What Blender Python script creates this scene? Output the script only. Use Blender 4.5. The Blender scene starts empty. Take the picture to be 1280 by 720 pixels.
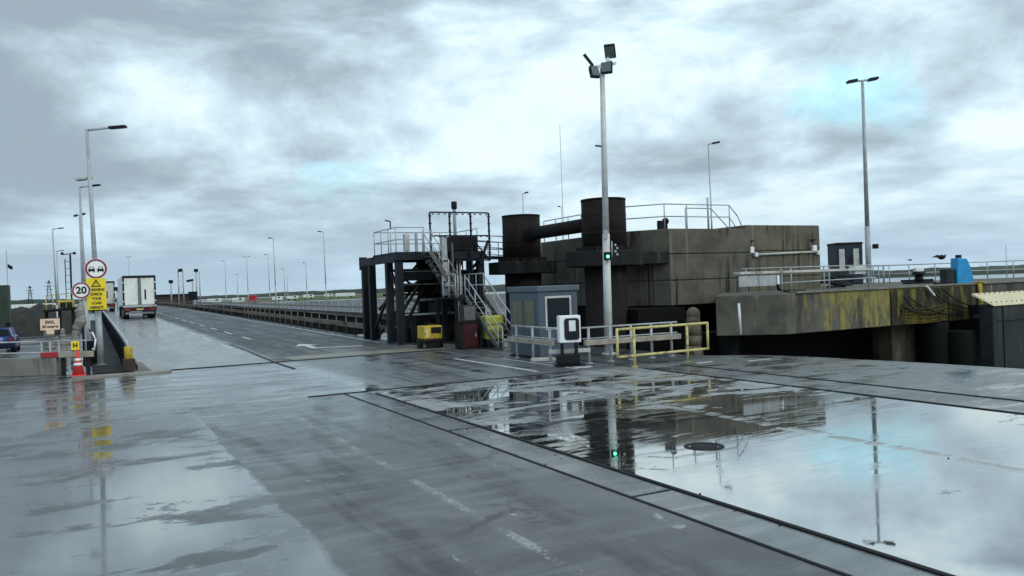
import bpy, math, random
from mathutils import Vector, Matrix, noise as mnoise
random.seed(7)
scene = bpy.context.scene
COL = scene.collection
R = math.radians

# ---------------------------------------------------------------- view frame
# world: x across the berth, y along the link-span road, z up (metres)
TH, EYE, FOC, ROLL = R(27.85), 2.5, 1000.0, R(2.1)
FH = Vector((math.sin(TH), math.cos(TH), 0)); RH = Vector((math.cos(TH), -math.sin(TH), 0)); UP = Vector((0, 0, 1))
F = (FH - UP*0.002).normalized(); U0 = RH.cross(F)
CR = RH*math.cos(ROLL) - U0*math.sin(ROLL); CU = U0*math.cos(ROLL) + RH*math.sin(ROLL)
CAM = Vector((0, 0, EYE))
def ray(px, py): return F + CR*((px-640)/FOC) + CU*((360-py)/FOC)
def P(px, py, d): return CAM + ray(px, py)*d
def G(px, py, z=0.0):
    r = ray(px, py); return CAM + r*((z-EYE)/r.z)
def hz(px): return 358 + (640-px)*math.tan(ROLL)
def zr(u):                       # height of the road deck along its length
    pts = [(-50,0),(31,0),(37,.12),(125,.97),(150,1.16),(170,1.25),(215,1.28),(400,.6)]
    for (a,za),(b,zb) in zip(pts, pts[1:]):
        if u <= b:
            t = (u-a)/(b-a); return za+(zb-za)*t
    return .6

# ---------------------------------------------------------------- materials
class NT:
    def __init__(s, nt): s.nt = nt
    def n(s, t, **k):
        o = s.nt.nodes.new(t)
        for a, b in k.items(): setattr(o, a, b)
        return o
    def put(s, sock, v):
        if isinstance(v, bpy.types.NodeSocket): s.nt.links.new(v, sock)
        elif v is not None:
            if isinstance(v, (tuple, list)) and len(v) == 3 and sock.type == 'RGBA': v = (*v, 1)
            sock.default_value = v
    def m(s, op, a, b=0.0, c=None, clamp=False):
        o = s.n('ShaderNodeMath', operation=op, use_clamp=clamp)
        s.put(o.inputs[0], a); s.put(o.inputs[1], b)
        if c is not None: s.put(o.inputs[2], c)
        return o.outputs[0]
    def step(s, x, a, b, o0=0.0, o1=1.0):
        o = s.n('ShaderNodeMapRange', interpolation_type='SMOOTHSTEP')
        for i, v in enumerate((x, a, b, o0, o1)): s.put(o.inputs[i], v)
        return o.outputs[0]
    def noise(s, vec, scale, detail=4.0, rough=.55, dist=0.0):
        o = s.n('ShaderNodeTexNoise'); s.put(o.inputs['Vector'], vec)
        for k, v in (('Scale',scale),('Detail',detail),('Roughness',rough),('Distortion',dist)): s.put(o.inputs[k], v)
        return o.outputs[0]
    def scale(s, vec, sc, loc=(0,0,0)):
        o = s.n('ShaderNodeMapping'); s.put(o.inputs['Vector'], vec); o.inputs['Scale'].default_value = sc; o.inputs['Location'].default_value = loc
        return o.outputs[0]
    def mixc(s, f, a, b):
        o = s.n('ShaderNodeMix', data_type='RGBA'); s.put(o.inputs[0], f); s.put(o.inputs[6], a); s.put(o.inputs[7], b); return o.outputs[2]
    def mix(s, f, a, b):
        o = s.n('ShaderNodeMix'); s.put(o.inputs[0], f); s.put(o.inputs[2], a); s.put(o.inputs[3], b); return o.outputs[0]
    def xyz(s, vec):
        o = s.n('ShaderNodeSeparateXYZ'); s.put(o.inputs[0], vec); return o.outputs
    def comb(s, x, y, z):
        o = s.n('ShaderNodeCombineXYZ'); s.put(o.inputs[0], x); s.put(o.inputs[1], y); s.put(o.inputs[2], z); return o.outputs[0]
    def bump(s, h, strength, dist=.02):
        o = s.n('ShaderNodeBump'); s.put(o.inputs['Height'], h); o.inputs['Strength'].default_value = strength; o.inputs['Distance'].default_value = dist
        return o.outputs[0]
def newmat(name):
    m = bpy.data.materials.new(name); m.use_nodes = True
    t = NT(m.node_tree); b = m.node_tree.nodes['Principled BSDF']
    tc = t.n('ShaderNodeTexCoord').outputs['Object']
    return m, t, b, tc
def mat(name, col, rough=.6, metal=0.0, var=.3, scale=2.5, bump=.15, stain=None, st=(.5,.68), streak=(1,1,.22), stscale=1.6, emit=0):
    m, t, b, tc = newmat(name)
    n1 = t.noise(tc, scale, 6, .65); n2 = t.noise(tc, scale*9, 4, .6)
    nn = t.m('ADD', t.m('MULTIPLY', n1, .7), t.m('MULTIPLY', n2, .3))
    c = t.mixc(t.step(nn, .3, .7), tuple(x*(1-var) for x in col), tuple(min(1, x*(1+var*.7)) for x in col))
    rr = t.mix(nn, max(.03, rough-.15), min(1, rough+.15))
    if stain:
        k = t.step(t.noise(t.scale(tc, streak), stscale, 6, .65, .3), st[0], st[1])
        c = t.mixc(k, c, stain)
    t.put(b.inputs['Base Color'], c); t.put(b.inputs['Roughness'], rr); b.inputs['Metallic'].default_value = metal
    b.inputs['Specular IOR Level'].default_value = .22 if rough >= .5 else .5
    if bump: t.put(b.inputs['Normal'], t.bump(nn, bump))
    if emit:
        b.inputs['Emission Color'].default_value = (*col, 1); b.inputs['Emission Strength'].default_value = emit
    return m
MT = {}
def D(k, *a, **kw): MT[k] = mat(k, *a, **kw)
D('steel_grey', (.13,.13,.125), .6, .1, var=.4, scale=4, stain=(.05,.035,.025), st=(.5,.7))
D('galv', (.40,.42,.43), .5, .1, var=.25, scale=4, stain=(.2,.19,.17), st=(.55,.75))
D('mast', (.56,.56,.54), .55, .1, var=.18, scale=3, stain=(.25,.22,.19), st=(.55,.72))
D('steel_dark', (.010,.0125,.017), .55, .1, var=.45, scale=3, stain=(.05,.035,.025), st=(.58,.75))
D('black', (.008,.008,.009), .6, var=.4)
D('rust', (.014,.010,.0095), .85, var=.55, scale=1.5, bump=.5, stain=(.045,.024,.018), st=(.56,.72), streak=(1,1,.12))
D('rust_dim', (.035,.02,.016), .85, var=.5)
D('rail_worn', (.17,.145,.12), .7, var=.4, scale=3, stain=(.07,.045,.03), st=(.46,.64), streak=(1,.3,1))
D('rust_bright', (.09,.04,.022), .8, var=.5)
D('white', (.72,.72,.69), .4, var=.12, stain=(.36,.33,.28), st=(.54,.75))
D('door_white', (.74,.74,.7), .4, var=.12, scale=.8, stain=(.42,.39,.33), st=(.52,.72), streak=(2,1,.5))
D('white_clean', (.8,.8,.79), .4, var=.04, bump=0)
D('pale', (.5,.5,.47), .55, var=.2, stain=(.25,.24,.2), st=(.5,.7))
D('wood', (.33,.29,.24), .75, var=.35, scale=3, stain=(.16,.14,.12), st=(.5,.72), streak=(.3,.3,1))
D('yellow', (.5,.35,.035), .5, var=.3, stain=(.13,.09,.03), st=(.52,.68), streak=(1,1,.5), stscale=3)
D('yellow_pale', (.6,.52,.22), .55, var=.3, scale=5, stain=(.24,.16,.08), st=(.5,.66), streak=(1,1,1), stscale=4)
D('sign_yellow', (.78,.58,.01), .35, var=.06, bump=0)
D('sign_beige', (.72,.52,.38), .5, var=.1, bump=0)
D('sign_black', (.015,.015,.018), .5, var=.1, bump=0)
D('sign_red', (.2,.018,.04), .4, var=.12, bump=0)
D('red_paint', (.38,.03,.03), .5, var=.3, stain=(.2,.09,.07), st=(.55,.7))
D('cone_red', (.58,.04,.035), .4, var=.15)
D('maroon', (.045,.009,.012), .55, var=.35)
D('booth', (.062,.082,.115), .45, .1, var=.2, scale=2, stain=(.07,.085,.10), st=(.5,.75))
D('booth_roof', (.10,.12,.15), .5, .1, var=.2)
D('blue', (.012,.30,.62), .45, var=.2, stain=(.03,.2,.4), st=(.55,.75))
D('car_dark', (.022,.032,.045), .5, .1, var=.2)
D('car_blue', (.015,.045,.17), .2, .3, var=.1, bump=0)
D('glass', (.012,.016,.02), .06, var=.1, bump=0)
D('pane_olive', (.13,.13,.085), .2, var=.2, bump=0)
D('tyre', (.012,.012,.012), .8, var=.3)
D('rubber', (.011,.012,.012), .7, var=.4, scale=2, stain=(.05,.055,.05), st=(.5,.7))
D('fender', (.026,.032,.032), .6, var=.4, scale=1.6, stain=(.06,.066,.062), st=(.5,.72), streak=(1,1,.3))
D('green_hut', (.03,.05,.035), .6, var=.4, stain=(.06,.06,.045), st=(.5,.7))
D('orange', (.6,.2,.02), .5, var=.2)
D('tank_green', (.38,.38,.05), .5, var=.25)
D('tail_red', (.22,.008,.008), .3, var=.1, bump=0)
def conc(k, lo, hi, dark, pale, seed):
    m, t, b, tc = newmat(k); MT[k] = m
    X, Y, Z = t.xyz(tc)
    n1 = t.noise(t.scale(tc, (1,1,1), (seed,0,0)), .8, 8, .68); n2 = t.noise(tc, 9, 5, .7)
    c = t.mixc(t.step(t.m('ADD', t.m('MULTIPLY', n1, .7), t.m('MULTIPLY', n2, .3)), .34, .66), lo, hi)
    run = t.noise(t.scale(tc, (2.6,2.6,.07), (seed,2,0)), 1.2, 6, .68, .2)
    gate = t.noise(t.scale(tc, (.5,.5,.35), (2,seed,0)), 1.0, 4, .6)
    c = t.mixc(t.m('MULTIPLY', t.step(run, .50, .62), t.step(gate, .40, .56)), c, dark)
    c = t.mixc(t.m('MULTIPLY', t.step(t.noise(t.scale(tc, (3.4,3.4,.09), (9,seed,3)), 1.3, 5, .6), .60, .70), .75), c, pale)
    c = t.mixc(t.m('MULTIPLY', t.step(n2, .60, .72), .5), c, dark)
    t.put(b.inputs['Base Color'], c); t.put(b.inputs['Roughness'], .88); b.inputs['Specular IOR Level'].default_value = .2
    t.put(b.inputs['Normal'], t.bump(t.m('ADD', n1, t.m('MULTIPLY', n2, .6)), .5, .03))
conc('concrete', (.075,.069,.054), (.14,.13,.103), (.016,.015,.012), (.19,.175,.14), 1.0)
conc('concrete_r', (.10,.09,.066), (.165,.148,.11), (.030,.026,.019), (.21,.19,.15), 6.0)
D('pier', (.15,.13,.09), .9, var=.4, scale=1.2, bump=.3, stain=(.05,.045,.03), st=(.45,.65))
D('parapet', (.2,.19,.165), .85, var=.25, scale=1, stain=(.12,.115,.1), st=(.5,.7))
D('void', (.004,.004,.004), .9, var=.4)  # near-black; carries the shade below decks and bridges in its colour
D('grass', (.10,.11,.035), .95, var=.5, scale=.02, bump=0)
D('hill', (.03,.04,.028), 1, var=.7, scale=.02, bump=0, stain=(.07,.085,.04), st=(.5,.62), streak=(1,1,1), stscale=.004)
D('mound', (.035,.033,.031), .9, var=.5, scale=1.2, bump=.5)
D('brown_wall', (.05,.035,.03), .8, var=.3)
D('wrap', (.26,.245,.225), .8, var=.35, scale=5, bump=.5, stain=(.11,.10,.09), st=(.48,.65))
D('lamp_glass', (.10,.11,.12), .15, var=.1, bump=0)
D('green_light', (.1,1,.45), .3, var=0, bump=0, emit=4)
D('cable', (.02,.019,.017), .7, var=.3)
D('deckface', (.04,.035,.025), .9, var=.6, scale=1.5, bump=.4, stain=(.17,.14,.03), st=(.5,.64), streak=(1.5,1.5,.35), stscale=1.7)
D('net', (.17,.135,.02), .8, var=.3)
D('paint_white', (.55,.56,.56), .45, var=.25, scale=6, bump=0)
D('groove', (.010,.010,.011), .7, var=.3)
D('plate', (.2,.19,.15), .45, var=.3, scale=1.5, stain=(.3,.26,.09), st=(.58,.7), streak=(.2,1,1))
D('beige_board', (.62,.54,.36), .6, var=.12, stain=(.4,.33,.2), st=(.6,.75))

MT['glass'].node_tree.nodes['Principled BSDF'].inputs['Specular IOR Level'].default_value = .15
# lower slab: weathered concrete with yellow lichen hanging from its top edge
m, t, b, tc = newmat('lichen_concrete'); MT['lichen'] = m
X, Y, Z = t.xyz(tc)
n1 = t.noise(tc, 1.1, 6, .65); st1 = t.noise(t.scale(tc, (1.5,1.5,.12)), 1.5, 5, .6, .4)
c = t.mixc(t.step(n1, .3, .7), (.07,.064,.05), (.13,.12,.092))
c = t.mixc(t.step(st1, .5, .66), c, (.045,.041,.032))
lich = t.noise(t.scale(tc, (2.1,2.1,.35), (3,1,0)), 1.25, 7, .72, .6)
reach = t.m('ADD', t.step(X, 21.5, 25.5, -.10, .085), t.m('ADD', t.step(X, 32.5, 33.5, 0, -.3), t.m('MULTIPLY', t.m('SUBTRACT', Z, 1.1), .07)))
lk = t.m('MULTIPLY', t.step(t.m('ADD', lich, reach), .50, .64), t.step(t.noise(t.scale(tc, (1,1,.4)), 5, 5, .7), .36, .56, .3, .95))
c = t.mixc(t.m('MULTIPLY', lk, t.step(Z, 1.84, 1.85, 1, 0)), c, (.27,.225,.05))
c = t.mixc(t.step(t.noise(t.scale(tc, (2,2,.1), (9,4,0)), 2.2, 4, .6), .64, .72), c, (.34,.32,.25))
t.put(b.inputs['Base Color'], c); b.inputs['Roughness'].default_value = .9
t.put(b.inputs['Normal'], t.bump(n1, .3))

# water
m, t, b, tc = newmat('water'); MT['water'] = m
t.put(b.inputs['Base Color'], (.03,.04,.042)); b.inputs['Roughness'].default_value = .12; b.inputs['IOR'].default_value = 1.33
t.put(b.inputs['Normal'], t.bump(t.noise(t.scale(tc, (1,2.2,1)), .8, 4, .6), .35, .1))

# wet apron: patches of standing water, damp asphalt and steel-edged concrete slabs
def wet_finish(t, b, col, wet, tc, mirror=.035, ior=2.3, dry_r=.5, col_wet=.55, dry_ior=1.45):
    grain = t.noise(tc, 55, 3, .8); fine = t.noise(tc, 14, 5, .75); med = t.noise(tc, 1.7, 7, .7)
    track = t.noise(t.scale(tc, (2.6,.06,1), (3,1,0)), 1.0, 5, .6, .1)
    g = t.m('ADD', t.m('ADD', t.m('MULTIPLY', grain, .45), t.m('MULTIPLY', fine, .3)), t.m('ADD', t.m('MULTIPLY', med, .5), t.m('MULTIPLY', track, .55)))
    c2 = t.n('ShaderNodeMix', data_type='RGBA', blend_type='MULTIPLY'); t.put(c2.inputs[0], 1.0); t.put(c2.inputs[6], col)
    gg = t.step(g, .62, 1.15, .5, 1.42)
    t.put(c2.inputs[7], t.comb(gg, gg, gg))
    crack = t.n('ShaderNodeTexVoronoi', feature='DISTANCE_TO_EDGE'); t.put(crack.inputs['Vector'], t.n('ShaderNodeVectorMath', operation='ADD').outputs[0]); crack.inputs['Scale'].default_value = .33
    va = crack.inputs['Vector'].links[0].from_node; t.put(va.inputs[0], tc); t.put(va.inputs[1], t.comb(t.m('MULTIPLY', med, 1.3), t.m('MULTIPLY', fine, .5), 0.0))
    ck = t.m('MULTIPLY', t.step(crack.outputs['Distance'], .012, .004), t.step(t.noise(tc, .3, 2, .5), .52, .6))
    c3 = t.mixc(t.m('MULTIPLY', ck, .7), c2.outputs[2], (.02,.02,.02))
    dark = t.n('ShaderNodeMix', data_type='RGBA', blend_type='MULTIPLY'); t.put(dark.inputs[0], wet); t.put(dark.inputs[6], c3)
    t.put(dark.inputs[7], t.comb(col_wet, col_wet, col_wet))
    t.put(b.inputs['Base Color'], dark.outputs[2])
    dr = t.step(t.m('ADD', t.m('MULTIPLY', med, .5), t.m('MULTIPLY', track, .5)), .35, .65, dry_r-.2, dry_r+.15)
    t.put(b.inputs['Roughness'], t.mix(wet, dr, mirror))
    t.put(b.inputs['IOR'], t.mix(wet, dry_ior, ior))
    hgt = t.m('MULTIPLY', t.m('SUBTRACT', 1.0, wet), t.m('ADD', t.m('MULTIPLY', grain, 1.0), t.m('ADD', fine, med)))
    t.put(b.inputs['Normal'], t.bump(hgt, .3, .012))

m, t, b, tc = newmat('wet_apron'); MT['apron'] = m
X, Y, Z = t.xyz(tc)
wob = t.noise(tc, .9, 5, .65)
Xw = t.m('ADD', X, t.m('MULTIPLY', t.m('SUBTRACT', wob, .5), .35))
big = t.noise(tc, .22, 5, .6, .5); mid = t.noise(t.scale(tc, (1,1,1), (5,2,0)), .55, 6, .62, .6)
strk = t.noise(t.scale(tc, (.35,1.0,1), (2,7,0)), 1.1, 6, .7, .4)
def band(x, a, b_, s=.05): return t.m('MULTIPLY', t.step(x, a-s, a+s), t.m('SUBTRACT', 1.0, t.step(x, b_-s, b_+s)))
near = t.m('SUBTRACT', 1.0, t.step(t.m('ADD', Y, t.m('MULTIPLY', t.m('SUBTRACT', wob,.5), 1.2)), 19.2, 19.6))
left = t.m('SUBTRACT', 1.0, t.step(Xw, 1.86, 1.98))
lane = band(Xw, 1.92, 5.45)
pool = t.m('MULTIPLY', t.step(X, 6.05, 6.1), t.m('SUBTRACT', 1.0, t.step(X, 13.95, 14.05)))
right = t.step(X, 15.4, 15.5)
farL = t.m('MULTIPLY', t.m('SUBTRACT', 1.0, near), t.m('SUBTRACT', 1.0, t.step(Xw, 6.3, 7.2)))
farR = t.m('MULTIPLY', t.m('SUBTRACT', 1.0, near), t.step(Xw, 6.3, 7.2))
# colours (dry)
c = t.mixc(t.step(mid, .38, .62), (.07,.071,.07), (.155,.157,.155))
c = t.mixc(t.m('MULTIPLY', lane, .95), c, t.mixc(t.step(mid, .3, .7), (.06,.06,.058), (.125,.124,.12)))
c = t.mixc(pool, c, t.mixc(t.step(mid, .35, .65), (.17,.17,.165), (.25,.25,.245)))
c = t.mixc(band(X, 5.5, 6.08, .02), c, t.mixc(t.step(mid, .35, .65), (.09,.095,.10), (.16,.165,.17)))
c = t.mixc(farR, c, t.mixc(t.step(mid, .3, .7), (.032,.036,.038), (.055,.06,.062)))
c = t.mixc(t.m('MULTIPLY', right, near), c, (.10,.10,.098))
# worn white centre line and scuffs on the lane
wl = t.m('MULTIPLY', band(X, 3.62, 3.74, .02), t.step(t.m('ADD', t.m('MULTIPLY', t.noise(tc, 1.1, 3, .6), .45), t.m('MULTIPLY', t.noise(tc, 20, 4, .75), .55)), .50, .55))
sc = t.m('MULTIPLY', lane, t.step(t.noise(t.scale(tc, (1.3,.5,1), (1,1,0)), 1.5, 5, .7), .665, .70))
c = t.mixc(t.m('MULTIPLY', t.m('MAXIMUM', t.m('MULTIPLY', t.m('MULTIPLY', wl, near), .6), t.m('MULTIPLY', sc, .7)), .85), c, (.42,.42,.41))
# curved tyre tracks swinging out of the lane
def arc(cx, cy, r0, w): 
    d = t.m('SQRT', t.m('ADD', t.m('POWER', t.m('ABSOLUTE', t.m('SUBTRACT', X, cx)), 2.0), t.m('POWER', t.m('ABSOLUTE', t.m('SUBTRACT', Y, cy)), 2.0)))
    return t.step(t.m('ABSOLUTE', t.m('SUBTRACT', d, r0)), w, w*.35)
trk = t.m('MAXIMUM', t.m('MAXIMUM', arc(42, 6, 39.3, .26), arc(42, 6, 37.5, .26)), t.m('MAXIMUM', arc(-30, 10, 32.6, .24), arc(-30, 10, 34.5, .24)))
trk = t.m('MULTIPLY', t.m('MULTIPLY', trk, lane), t.step(t.noise(t.scale(tc, (2,.3,1)), 1.2, 5, .7), .38, .6))
c = t.mixc(t.m('MULTIPLY', trk, .6), c, (.03,.03,.03))
# wetness of each slab
isl = t.noise(t.scale(tc, (.55,1.25,1), (11,3,0)), .62, 8, .66, .5)          # damp islands standing out of the water
isl2 = t.noise(t.scale(tc, (.3,1.6,1), (4,8,0)), 1.9, 6, .7, .3)
wL = t.m('MULTIPLY', left, t.step(t.m('ADD', t.m('MULTIPLY', strk, .5), t.m('MULTIPLY', mid, .5)), .44, .485, .10, 1.0))
wLane = t.m('MULTIPLY', lane, t.m('ADD', t.step(t.m('ADD', t.m('MULTIPLY', big, .5), t.m('MULTIPLY', isl2, .5)), .42, .6, .1, .5), t.m('ADD', t.step(Y, 9, 21, 0, .35), t.m('MULTIPLY', trk, -.12))))
bias = t.m('ADD', t.step(t.m('SUBTRACT', Y, t.m('MULTIPLY', t.m('SUBTRACT', X, 6), .25)), 6.0, 16.0, .13, .005), t.m('ADD', t.m('MULTIPLY', t.step(Y, 16.5, 19.2, 0, 1), -.045), t.m('ADD', t.step(Y, 5.5, 2.5, 0, -.16), t.step(X, 11.2, 13.8, 0, -.075))))
pm = t.m('ADD', t.m('ADD', t.m('MULTIPLY', isl, .65), t.m('MULTIPLY', isl2, .35)), bias)
wP = t.m('MULTIPLY', pool, t.step(pm, .465, .50, .22, 1.0))
seam = t.m('MULTIPLY', band(t.m('ADD', X, t.m('MULTIPLY', wob, .35)), 10.2, 10.4, .08), t.step(isl2, .46, .52))
wP = t.m('MULTIPLY', wP, t.m('SUBTRACT', 1.0, t.m('MULTIPLY', seam, .6)))
film = t.m('MULTIPLY', t.step(isl2, .50, .60), t.step(big, .42, .55))
wP = t.m('MULTIPLY', wP, t.m('SUBTRACT', 1.0, t.m('MULTIPLY', film, t.step(Y, 9, 14, .05, .16))))
strip = band(X, 5.5, 6.08, .02)
wS = t.m('MULTIPLY', strip, t.step(isl2, .4, .6, .5, .78))
wR = t.m('MULTIPLY', t.step(X, 13.9, 14.0), t.step(strk, .47, .60, .25, .85))
wN = t.m('MULTIPLY', near, t.m('MAXIMUM', t.m('MAXIMUM', wL, wLane), t.m('MAXIMUM', t.m('MAXIMUM', wP, wS), wR)))
wFL = t.m('MULTIPLY', farL, t.step(t.m('ADD', t.m('MULTIPLY', strk, .6), t.m('MULTIPLY', isl2, .4)), .43, .52, .45, .96))
wFR = t.m('MULTIPLY', farR, t.step(t.m('ADD', strk, t.step(Y, 22, 20, 0, .0)), .52, .66, .22, .8))
wet = t.m('MAXIMUM', wN, t.m('MAXIMUM', wFL, wFR), clamp=True)
wet_finish(t, b, c, wet, tc, mirror=t.mix(pool, .06, t.step(mid, .45, .65, .02, .05)), ior=t.mix(pool, t.mix(left, 2.6, 5.0), 9.0), col_wet=t.mix(pool, .5, .16))

m, t, b, tc = newmat('wet_road'); MT['road'] = m
X, Y, Z = t.xyz(tc)
wob = t.noise(tc, .5, 4, .6); mid = t.noise(t.scale(tc, (1,.35,1)), .6, 5, .65)
Xw = t.m('ADD', X, t.m('MULTIPLY', t.m('SUBTRACT', wob, .5), .9))
L = t.m('SUBTRACT', 1.0, t.step(Xw, 5.6, 6.5))
c = t.mixc(L, t.mixc(mid, (.028,.031,.034), (.05,.054,.057)), (.2,.2,.198))
edge = t.m('MULTIPLY', t.step(Y, 37, 31), t.step(mid, .35, .6))
c = t.mixc(t.m('MULTIPLY', edge, .8), c, (.2,.19,.16))
wet = t.m('ADD', t.m('MULTIPLY', L, t.step(mid, .35, .6, .55, .85)), t.m('MULTIPLY', t.m('SUBTRACT', 1.0, L), t.step(mid, .45, .7, .05, .25)), clamp=True)
wet_finish(t, b, c, wet, tc, mirror=.14, ior=t.mix(L, 2.0, 3.2), dry_r=.6)

m, t, b, tc = newmat('wet_yard'); MT['yard'] = m
mid = t.noise(tc, .35, 6, .65, .5)
c = t.mixc(t.step(t.noise(tc, .05, 4, .6), .4, .6), (.09,.09,.088), (.17,.168,.16))
wet_finish(t, b, c, t.step(mid, .42, .58, .2, .9), tc, mirror=.1)

# ---------------------------------------------------------------- mesh builder
class MB:
    def __init__(s): s.v = []; s.f = []; s.sm = []
    def add(s, vs, fs, smooth=False):
        o = len(s.v); s.v += [tuple(x) for x in vs]
        s.f += [tuple(i+o for i in f) for f in fs]; s.sm += [smooth]*len(fs); return s
    def box(s, x0, x1, y0, y1, z0, z1):
        return s.add([(x,y,z) for z in (z0,z1) for x,y in ((x0,y0),(x1,y0),(x1,y1),(x0,y1))],
                     [(3,2,1,0),(4,5,6,7),(0,1,5,4),(1,2,6,5),(2,3,7,6),(3,0,4,7)])
    def obox(s, c, sx, sy, sz, rz=0, M=None):
        M = M or (Matrix.Translation(c) @ Matrix.Rotation(rz, 4, 'Z'))
        vs = [M @ Vector((x*sx/2, y*sy/2, z*sz/2)) for z in (-1,1) for x,y in ((-1,-1),(1,-1),(1,1),(-1,1))]
        return s.add(vs, [(3,2,1,0),(4,5,6,7),(0,1,5,4),(1,2,6,5),(2,3,7,6),(3,0,4,7)])
    def beam(s, p, q, w, h):
        p, q = Vector(p), Vector(q); d = (q-p); L = d.length; d.normalize()
        side = d.cross(UP); side = Vector((1,0,0)) if side.length < 1e-4 else side.normalized()
        up = side.cross(d).normalized()
        M = Matrix((side, d, up)).transposed().to_4x4(); M.translation = (p+q)/2
        return s.obox(None, w, L, h, M=M)
    def tube(s, p, q, r, r2=None, n=10, smooth=True):
        r2 = r if r2 is None else r2
        p, q = Vector(p), Vector(q); d = (q-p).normalized()
        a = d.cross(UP); a = Vector((1,0,0)) if a.length < 1e-4 else a.normalized()
        b = d.cross(a)
        ring = lambda c, rr: [c + (a*math.cos(2*math.pi*i/n) + b*math.sin(2*math.pi*i/n))*rr for i in range(n)]
        o = len(s.v); s.v += [tuple(x) for x in ring(p, r)+ring(q, r2)]
        for i in range(n):
            s.f.append((o+i, o+n+i, o+n+(i+1)%n, o+(i+1)%n)); s.sm.append(smooth)
        s.f.append(tuple(o+i for i in range(n))); s.sm.append(False)
        s.f.append(tuple(o+n+i for i in reversed(range(n)))); s.sm.append(False)
        return s
    def path(s, pts, r, n=8):
        for a, b in zip(pts, pts[1:]): s.tube(a, b, r, n=n)
        for a in pts[1:-1]: s.ball(a, r, 6, n)
        return s
    def ball(s, c, r, nz=8, n=12, sc=(1,1,1)):
        c = Vector(c); vs = []; fs = []
        for j in range(nz+1):
            ph = math.pi*j/nz
            for i in range(n):
                a = 2*math.pi*i/n
                vs.append((c.x+r*sc[0]*math.sin(ph)*math.cos(a), c.y+r*sc[1]*math.sin(ph)*math.sin(a), c.z-r*sc[2]*math.cos(ph)))
        for j in range(nz):
            for i in range(n): fs.append((j*n+i, j*n+(i+1)%n, (j+1)*n+(i+1)%n, (j+1)*n+i))
        return s.add(vs, fs, True)
    def prism(s, poly, z0, z1):
        n = len(poly)
        area = sum(a[0]*b[1]-b[0]*a[1] for a, b in zip(poly, poly[1:]+poly[:1]))
        if area < 0: poly = poly[::-1]
        vs = [(x,y,z0) for x,y in poly]+[(x,y,z1) for x,y in poly]
        fs = [tuple(range(n-1,-1,-1)), tuple(range(n,2*n))]+[(i,(i+1)%n,n+(i+1)%n,n+i) for i in range(n)]
        return s.add(vs, fs)
    def side(s, prof, y0, y1):           # profile in (x,z) pushed along y
        n = len(prof); vs = [(x,y0,z) for x,z in prof]+[(x,y1,z) for x,z in prof]
        return s.add(vs, [tuple(range(n)), tuple(range(2*n-1,n-1,-1))]+[(i,n+i,n+(i+1)%n,(i+1)%n) for i in range(n)])
    def sidex(s, prof, x0, x1):          # profile in (y,z) pushed along x
        n = len(prof); vs = [(x0,y,z) for y,z in prof]+[(x1,y,z) for y,z in prof]
        return s.add(vs, [tuple(range(n)), tuple(range(2*n-1,n-1,-1))]+[(i,n+i,n+(i+1)%n,(i+1)%n) for i in range(n)])
    def build(s, name, m, parent=None, bevel=0):
        off = Vector((0,0,0)); p = parent
        while p: off += p.location; p = p.parent
        me = bpy.data.meshes.new(name)
        me.from_pydata([tuple(Vector(v)-off) for v in s.v], [], s.f); me.polygons.foreach_set('use_smooth', s.sm)
        me.update(); me.materials.append(MT[m] if isinstance(m, str) else m)
        import bmesh
        bm = bmesh.new(); bm.from_mesh(me); bmesh.ops.recalc_face_normals(bm, faces=bm.faces); bm.to_mesh(me); bm.free()
        o = bpy.data.objects.new(name, me); COL.objects.link(o); o.parent = parent
        if bevel:
            md = o.modifiers.new('bevel', 'BEVEL'); md.width = bevel; md.segments = 2; md.limit_method = 'ANGLE'
        return o
def tag(o, label, cat, group=None):
    o['label'] = label; o['category'] = cat
    if group: o['group'] = group
    return o
def thing(name, label, cat, loc, group=None):
    o = bpy.data.objects.new(name, None); COL.objects.link(o); o.location = Vector(loc); o.empty_display_size = .2
    return tag(o, label, cat, group)
def struct(o): o['kind'] = 'structure'; return o
def dup(o, loc, label, group=None):
    c = o.copy(); COL.objects.link(c); c.location = Vector(loc); c['label'] = label
    if group: c['group'] = group
    for ch in list(o.children):
        k = ch.copy(); COL.objects.link(k); k.parent = c
        for g in list(ch.children):
            h = g.copy(); COL.objects.link(h); h.parent = k
    return c
def dup_part(o, delta):
    c = o.copy(); COL.objects.link(c); c.location = o.location + Vector(delta); return c
def text(s, size, center, parent, m='sign_black', bold=.0, name='lettering', width=None):
    cu = bpy.data.curves.new('text', 'FONT'); cu.body = s; cu.size = size; cu.align_x = 'CENTER'; cu.align_y = 'CENTER'; cu.extrude = .002; cu.offset = bold
    o = bpy.data.objects.new('text', cu); COL.objects.link(o)
    bpy.context.view_layer.update()
    me = bpy.data.meshes.new_from_object(o.evaluated_get(bpy.context.evaluated_depsgraph_get()))
    bpy.data.objects.remove(o)
    xs = [v.co.x for v in me.vertices]; w = max(xs)-min(xs); k = (width/w) if width else 1
    off = Vector((0,0,0)); p = parent
    while p: off += p.location; p = p.parent
    for v in me.vertices:
        x, y, z = v.co; v.co = Vector((center[0]+x*k, center[1]-z, center[2]+y))-off
    me.materials.clear(); me.materials.append(MT[m]); me.name = name
    q = bpy.data.objects.new(name, me); COL.objects.link(q); q.parent = parent
    return q

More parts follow.
